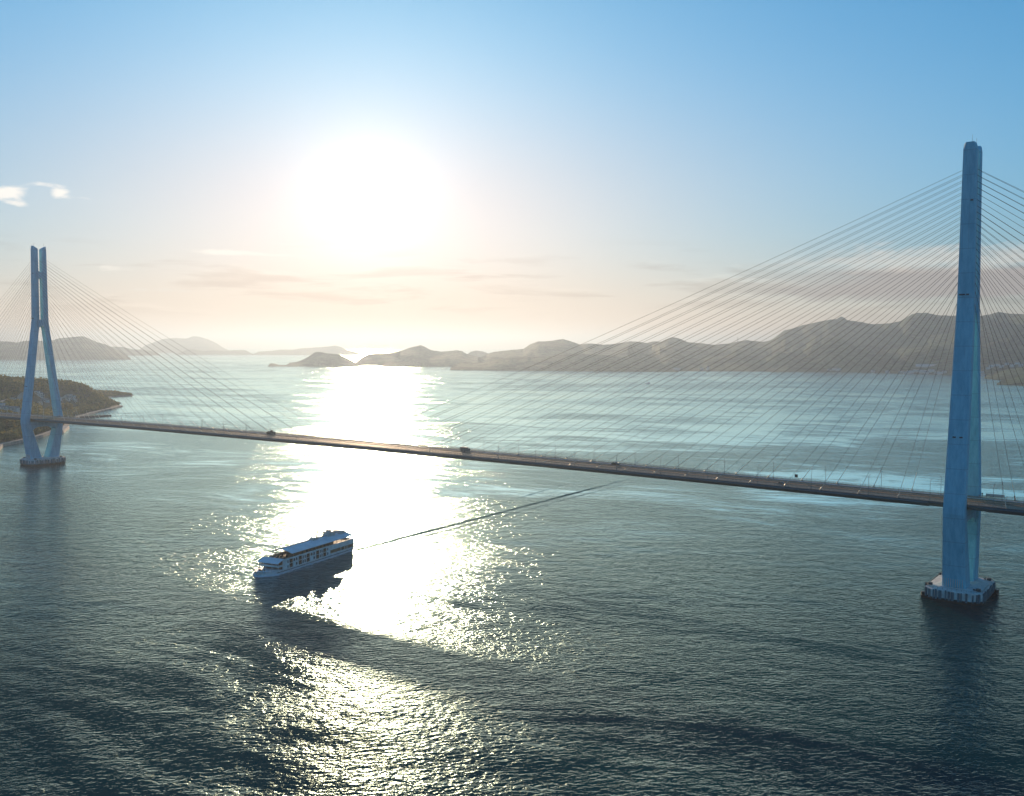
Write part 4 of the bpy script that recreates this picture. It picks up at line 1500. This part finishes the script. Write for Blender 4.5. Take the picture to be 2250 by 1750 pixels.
# trees one can tell apart: the front rank on the bank below the deck and along the shore, single yellow crowns
sda = shore_dist(acc[:, 0], acc[:, 1])
vis = np.abs(acc[:, 0] / acc[:, 1]) < .527
front = np.where(vis & (sda < 26) & (acc[:, 1] < 1480))[0]
front = front[np.argsort(acc[front, 1])][:46]
shore_t = np.where(vis & (sda < 17) & (acc[:, 1] >= 1480) & (acc[:, 1] < 2010))[0]
shore_t = shore_t[np.argsort(acc[shore_t, 1])][:40]
protos = [tree_proto(21, 4.6, 4.4, 10.5, LEAF), tree_proto(22, 5.2, 4.2, 9.8, LEAFD), tree_proto(23, 3.9, 4.8, 11.0, LEAF)]
used = set()
pi = 0
free = list(protos)
for idx, lab, grp in ((front, 'bushy green tree in the front rank on the bank under the left bridge end', 'trees on the bank under the left bridge end'),
                      (shore_t, 'small green tree at the shoreline of the headland behind the left tower', 'trees along the shoreline of the headland')):
    for i in idx:
        src = protos[pi % 3]
        o = src if src in free else copy_tree(src)
        if src in free:
            free.remove(src)
        pi += 1
        used.add(int(i))
        o.location = (acc[i, 0], acc[i, 1], ah[i] - .4)
        sc = float(RNG.uniform(.75, 1.15)) * (1.0 if idx is front else .72)
        o.scale = (sc, sc, sc * float(RNG.uniform(.85, 1.15)))
        o.rotation_euler = (0, 0, float(RNG.uniform(0, 6.28)))
        tag(o, lab, 'tree', grp)
for u, v, sc, lab in ((149, 908, 1.7, 'large yellow-green tree just right of the left tower above the deck'), (25, 945, 1.25, 'yellow-leaved tree left of the near leg of the left tower, below the deck'),
                      (8, 938, 1.2, 'yellow-leaved tree at the left edge of the photo, below the deck'), (80, 857, 1.2, 'tall orange-yellow tree seen between the tower legs'),
                      (18, 893, 1.1, 'low yellow tree among the houses left of the left tower')):
    x, y, z = pix_land(u, v)
    o = tree_proto(int(u), 4.6, 5.0, 11.0, LEAFY, 190)
    o.location = (x, y, z - .5)
    o.scale = (sc, sc, sc)
    tag(o, lab, 'tree')

quads = []
for i, (x, y) in enumerate(acc):
    if i in used:
        continue
    far_k = min(1.0, max(.55, sda[i] / 30.0 + .45)) * (1.0 if y < 2040 else .5)
    rx = rg_t.uniform(3.4, 5.4) * far_k
    rz = rg_t.uniform(3.2, 5.2) * far_k
    q = crown_faces(rg_t, 46, rx, rz, rz * .75, 1.25)
    q += np.array([x, y, ah[i]])
    quads.append(q)
Q = np.concatenate(quads)
n = len(Q) // 4
fmesh = bpy.data.meshes.new('woodland')
fmesh.vertices.add(len(Q))
fmesh.vertices.foreach_set('co', Q.ravel())
fmesh.loops.add(4 * n)
fmesh.loops.foreach_set('vertex_index', np.arange(4 * n))
fmesh.polygons.add(n)
fmesh.polygons.foreach_set('loop_start', np.arange(n) * 4)
fmesh.materials.append(LEAF)
fmesh.update()
fmesh.validate()
fo_ = bpy.data.objects.new('woodland', fmesh)
COL.objects.link(fo_)
tag(fo_, kind='stuff')

# ---- houses, lanes, quay, breakwater
ROOFC = {'white': mat('pale_roof', (.55, .52, .48), .7, var=.15, scale=.5), 'grey': mat('grey_tile_roof', (.20, .21, .22), .6, var=.2, scale=.5),
         'teal': mat('teal_roof', (.16, .34, .36), .55, var=.15, scale=.5), 'tan': mat('tan_roof', (.42, .30, .20), .7, var=.2, scale=.5)}
WALLC = mat('house_wall', (.74, .71, .65), .8, var=.1, scale=.5)


def house(loc, w, d, h_, roofm, label, rz=0.0, name='house', group=None, detail=True):
    o = empty(name, loc, rz)
    tag(o, label, 'house', group)
    MB().box(-w / 2, w / 2, -d / 2, d / 2, -2.5, h_).build('wall', WALLC, o)
    r_ = MB()
    e = .7
    rh = d * .28
    r_.loft([[(x, -d / 2 - e, h_), (x, d / 2 + e, h_), (x, d / 2 + e, h_ + .15), (x, 0, h_ + rh), (x, -d / 2 - e, h_ + .15)] for x in (-w / 2 - e, w / 2 + e)], True)
    r_.build('roof', roofm, o)
    if detail:
        for x in (-w * .28, w * .12):
            MB().box(x, x + w * .16, -d / 2 - .06, -d / 2 + .02, h_ * .38, h_ * .72).build('window', GLASS, o)
        MB().box(w * .32, w * .32 + 1.1, -d / 2 - .06, -d / 2 + .02, 0, 2.1).build('door', WOOD, o)
    return o


for (u, v, w, d, hh, colr, lab), p in zip(HOUSES, hp):
    house(p, w * .78, d * .78, hh * .85, ROOFC[colr], lab, float(RNG.uniform(-.5, .5)))
LANEM = mat('pale_lane', (.50, .40, .30), .85, var=.15, scale=.2)
for L in lanep:
    pts_ = []
    for a, b_ in zip(L, L[1:]):
        for q in np.linspace(0, 1, 8)[:-1]:
            pts_.append((a[0] + (b_[0] - a[0]) * q, a[1] + (b_[1] - a[1]) * q))
    pts_.append(L[-1][:2])
    mb = MB()
    rows_ = []
    for i, p in enumerate(pts_):
        a, b_ = Vector(pts_[max(0, i - 1)]), Vector(pts_[min(len(pts_) - 1, i + 1)])
        d = (b_ - a).normalized()
        nn = Vector((-d.y, d.x)) * 3.2
        z = float(max(land_h(p[0] + k * nn.x, p[1] + k * nn.y) for k in (-1, 0, 1))) + .8
        rows_.append([(p[0] + nn.x, p[1] + nn.y, z), (p[0] - nn.x, p[1] - nn.y, z), (p[0] - nn.x, p[1] - nn.y, z - 3), (p[0] + nn.x, p[1] + nn.y, z - 3)])
    mb.loft(rows_, True)
    tag(mb.build('road', LANEM), kind='structure')


def shore_wall(name, pts, w, z0, z1, m, label, cat):
    mb = MB()
    rows_ = []
    for i, p in enumerate(pts):
        a, b_ = Vector(pts[max(0, i - 1)]), Vector(pts[min(len(pts) - 1, i + 1)])
        d = (b_ - a).normalized()
        nn = Vector((-d.y, d.x)) * (w / 2)
        rows_.append([(p[0] - nn.x, p[1] - nn.y, z0), (p[0] + nn.x, p[1] + nn.y, z0), (p[0] + nn.x * .8, p[1] + nn.y * .8, z1), (p[0] - nn.x * .8, p[1] - nn.y * .8, z1)])
    mb.loft(rows_, True)
    return tag(mb.build(name, m), label, cat)


QUAY = mat('quay_stone', (.40, .34, .27), .85, var=.25, scale=.15)
shore_wall('sea_wall', [(-560, 1040), (-621, 1180), (-626, 1258), (-632, 1304), (-649, 1378), (-660, 1420)], 7, -3, 3.6, QUAY, 'pale stone sea wall at the foot of the bank under the left bridge end', 'sea wall')
shore_wall('quay', [ground(133, 953), ground(146, 942)], 9, -3, 4.2, mat('pale_quay', (.55, .45, .35), .8, var=.15, scale=.2), 'short pale quay beside the far leg of the left tower, under the deck', 'quay')  # quay in a paler stone colour than the sea wall
shore_wall('beach_wall', [(-705, 1570), (-738, 1655), (-757, 1765), (-768, 1856), (-783, 1950)], 8, -3, 2.6, QUAY, 'low pale wall along the shore right of the left tower above the deck', 'sea wall')
shore_wall('breakwater', [ground(172, 919), ground(243, 915)], 6.5, -4, 2.6, mat('dark_breakwater', (.07, .065, .055), .8, var=.3, scale=.3), 'thin dark breakwater reaching out from the headland', 'breakwater')
house((*ground(158, 917), 2), 12, 7, 4, ROOFC['tan'], 'tan shed on the shore at the root of the breakwater', .3, 'shed')
house((*ground(146, 925), 2), 9, 7, 4, ROOFC['white'], 'white shed on the shore beside the far leg of the left tower', -.2, 'shed')

# ---- houses and works across the strait, at the foot of the right-hand hills
FARH = [(1487, 813.5, 34, 14, 6), (1555, 813, 14, 12, 14), (1543, 813.8, 16, 12, 8), (1833, 814, 22, 14, 9), (1842, 815.5, 26, 14, 8), (1822, 815.5, 16, 12, 7), (2000, 821, 30, 16, 9), (2014, 818, 28, 16, 9), (2028, 820.5, 34, 16, 10),
        (2036, 822, 18, 14, 8), (2046, 818, 26, 14, 8), (2058, 821, 20, 14, 8), (2066, 823, 22, 14, 8), (2075, 820, 18, 12, 8), (1990, 822, 18, 12, 7), (1980, 819, 20, 12, 7), (1950, 820, 18, 12, 8), (1918, 818.5, 16, 12, 7),
        (2155, 822, 26, 14, 8), (2160, 826, 22, 14, 8), (2150, 827, 24, 14, 7), (2172, 811, 18, 12, 7), (2178, 807, 18, 12, 7), (2190, 804, 22, 12, 7), (2200, 808, 20, 12, 7), (2212, 802, 18, 12, 7), (2224, 806, 18, 12, 7),
        (2235, 800, 20, 12, 7), (2243, 805, 18, 12, 7)]
dg = bpy.context.evaluated_depsgraph_get()
dg.update()
for i, (u, v, w, d, hh) in enumerate(FARH):
    dv = Vector(ray(u, v)).normalized()
    hit, loc, nrm_, idx, ob, mtx = SC.ray_cast(dg, Vector((0, 0, CAMH)) + dv * 2200, dv)
    if not hit or ob.name.startswith('haze'):
        gxy = ground(u, v)
        loc = Vector((gxy[0], gxy[1], 0))
    house((loc.x, loc.y, loc.z), w, d, hh, ROOFC[('white', 'grey', 'white', 'tan')[i % 4]], 'tiny pale house at the foot of the hills across the strait', math.atan2(-loc.x, loc.y) + float(RNG.uniform(-.3, .3)),
          group='houses along the far shore', detail=False)
dv = Vector(ray(2036, 806.5)).normalized()
hit, loc, *_r = SC.ray_cast(dg, Vector((0, 0, CAMH)) + dv * 2200, dv)
if hit:
    house((loc.x, loc.y, loc.z), 96, 26, 5, ROOFC['white'], 'long flat pale works hall above the far shore, left of the right tower', math.atan2(-loc.x, loc.y), 'works_hall', detail=False)
# aerial on the saddle
d = ray(1620, 748)
D_ = 6500.0
ae = empty('radio_mast', (d[0] * D_, D_, CAMH + d[2] * D_ - 6))
tag(ae, 'thin radio mast on the saddle of the right-hand hills', 'mast')
MB().tube([(0, 0, -10), (0, 0, 30)], 1.4, 6, r2=.7).build('pole', DARKSTEEL, ae)
MB().box(-3, 3, -1, 1, 18, 20).box(-2.4, 2.4, -1, 1, 10, 12).build('aerial', DARKSTEEL, ae)

# rocks off the tip of the low spit
ROCKM = mat('wet_rock', (.10, .085, .065), .8, var=.4, scale=.4, bump=.5)
for i, (u, v, r, lab) in enumerate(((278, 867.5, 7.0, 'dark rock nearest the tip of the low wooded spit right of the headland'), (284, 868.3, 5.0, 'small dark rock in the middle of the row off the low spit'),
                                    (289.5, 868.8, 3.6, 'smallest and outermost dark rock off the low spit'), (259, 886.5, 6.0, 'dark rock at the tip of the nearer shore point behind the left tower'))):
    gx_, gy_ = ground(u, v)
    mb = MB()
    rg_ = random.Random(40 + i)
    rings = []
    for j in range(5):
        q = j / 4
        rings.append([(gx_ + 1.6 * r * (1 - q * .85) * rg_.uniform(.75, 1.15) * math.cos(k * PI / 5), gy_ + r * (1 - q * .85) * rg_.uniform(.75, 1.15) * math.sin(k * PI / 5), -1.5 + (1.5 + r * .55) * q * rg_.uniform(.85, 1.1)) for k in range(10)])
    mb.loft(rings, True)
    tag(mb.build('shore_rock', ROCKM), lab, 'rock', 'rocks off the points of the headland')
